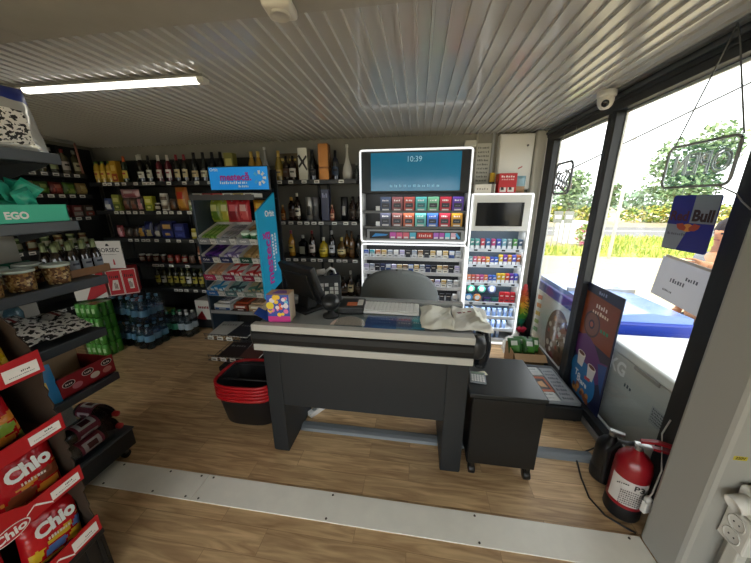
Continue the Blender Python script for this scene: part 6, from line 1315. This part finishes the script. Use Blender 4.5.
# --- fire extinguishers
def extinguisher(x, y, col, name, lb, rz, lab, h=.36, r=.088):
    t = thing('fire_extinguisher', lb, 'fire extinguisher', (x, y, 0), rz)
    MB().lathe([(.0001, 0), (r*.96, 0), (r, .01), (r, .075), (r*.985, .08)], mt('#101012', .5), 28).build('base_ring', t, label='black base ring')
    MB().lathe([(r*.97, .06), (r*.97, h-.07), (r*.9, h-.035), (r*.68, h-.008), (r*.32, h+.012), (.02, h+.03), (.0001, h+.03)], col, 28).build('cylinder', t)
    if lab:
        l = MB().lathe([(r*.972, .10), (r*.972, h-.12)], mt('#cfc9c3', .5), 20, None, -PI/2-1.3, -PI/2+1.15)
        l.build('label', t, label='white instruction label')
        e = MB()
        for k in range(7): e.scrib(.1, .008, 12, mt('#5a5250', .5), face_my(0, -r*.975-.004, .115+k*.013), k)
        e.text('P3', .042, mt('#1f1a1a', .5), face_my(.02, -r*.975-.003, h-.145), 1, .001).scrib(.05, .01, 6, mt('#3a3230', .5), face_my(-.045, -r*.975-.002, h-.14), 22)
        e.build('lettering', t, label='black P3 print')
    MB().cyl(.018, h+.02, h+.055, mt('#8a8a88', .3, .8), 14).box(-.02, .05, -.012, .012, h+.045, h+.065, mt('#a8a8a6', .3, .8), .003).build('valve', t)
    c = mt('#8c101b', .35) if lab else mt('#1c1c1e', .4)
    if not lab: return t
    MB().prism([(0, h+.062), (.12, h+.07), (.15, h+.04), (.14, h+.035), (.11, h+.055), (0, h+.05)], -.011, .011, c, 'y').prism([(.0, h+.085), (.06, h+.105), (.15, h+.098), (.15, h+.088), (.05, h+.09), (0, h+.072)], -.011, .011, c, 'y').build('handle', t)
    MB().tube([(-.02, 0, h+.05), (-.07, 0, h+.04), (-.1, .02, h-.05), (-.095, .03, h-.2), (-.093, .03, .1)], .011, mt('#121214', .5), 8).build('hose', t)
extinguisher(1.135, 1.325, mt('#8c101b', .3, coat=.4), '', 'red fire extinguisher with white label standing by the right column', -.35, True, .37, .078)
extinguisher(1.155, 1.52, mt('#141416', .35), '', 'black extinguisher standing behind the red one by the window', -.5, False, .27, .068)
t = tag(MB().tube([(1.265, 1.36, .56), (1.22, 1.33, .50), (1.19, 1.245, .36), (1.165, 1.225, .24), (1.15, 1.222, .2)], .0035, mt('#c9c7c0', .4), 6).build('charger_cable'), 'thin white charger cable hanging over the red extinguisher', 'cable')
t = thing('power_adapter', 'small white power adapter hanging beside the extinguisher label', 'adapter', (1.15, 1.218, .13), .3); MB().box(-.018, .018, -.012, .012, 0, .065, mt('#dcdad4', .4), .005).build('case', t); MB().lathe([(.0001, 0), (.014, .004), (.016, .02), (.01, .03), (.0001, .032)], mt('#d0cec8', .4), 14, up(0, 0, .062)).build('plug', t)
tag(MB().tube([(1.27, 1.72, .05), (1.14, 1.68, .012), (1.06, 1.62, .005), (1.02, 1.48, .005), (1.0, 1.36, .005), (1.03, 1.27, .005), (1.09, 1.225, .005), (1.13, 1.2, .005)], .005, mt('#1a1816', .5), 6).build('floor_cable'), 'black cable looping over the floor round the extinguishers', 'cable')
# --- sockets on the near wall
PW = mt('#d8d6cf', .4)
t = thing('wall_socket', 'white double wall socket low on the near right wall', 'socket', (1.25, .945, .36), 0)
MB().box(-.055, -.001, -.045, .045, 0, .14, PW, .006).build('case', t)
for z in (.04, .1):
    s = MB().lathe([(.026, 0), (.03, .001), (.03, .004), (.026, .004), (.024, -.004), (.0001, -.004)], mt('#c9c7c0', .4), 20, Matrix.Translation((-.055, 0, z)) @ Matrix.Rotation(-PI/2, 4, 'Y')).build('socket_face', t)
    for q in (-.009, .009): MB().cyl(.003, 0, .001, mt('#1a1a1a', .5), 8, Matrix.Translation((-.0565, q, z)) @ Matrix.Rotation(-PI/2, 4, 'Y')).build('pin_hole', s)
t = thing('wall_socket', 'white angled round socket with adapter above the double socket', 'socket', (1.25, .945, .505), 0)
MB().box(-.05, -.001, -.04, .04, 0, .1, PW, .008).build('case', t)
s = MB().lathe([(.0001, 0), (.03, 0), (.032, .05), (.028, .052), (.026, .042), (.0001, .042)], mt('#dedcd5', .4), 22, Matrix.Translation((-.045, 0, .055)) @ Matrix.Rotation(-1.9, 4, 'Y')).build('adapter', t)
b = MB().quad((-.022, -.009, 0), (.022, -.009, 0), (.022, .009, 0), (-.022, .009, 0), mt('#c9b83a', .5), face_my(1.185, .9992, .70)); b.text('220V', .015, mt('#1a1a14', .5), face_my(1.185, .9988, .70), 1, .0004)
tag(b.build('voltage_sticker'), 'tiny yellow voltage sticker above the wall sockets', 'sticker')
struct('trim_5', MB().box(1.215, 1.25, .925, .965, 0, .36, mt('#c9c7be', .5), .004), label='white cable trunking below the wall sockets')

dups = {k: v for k, v in _labels.items() if len(v) > 1}
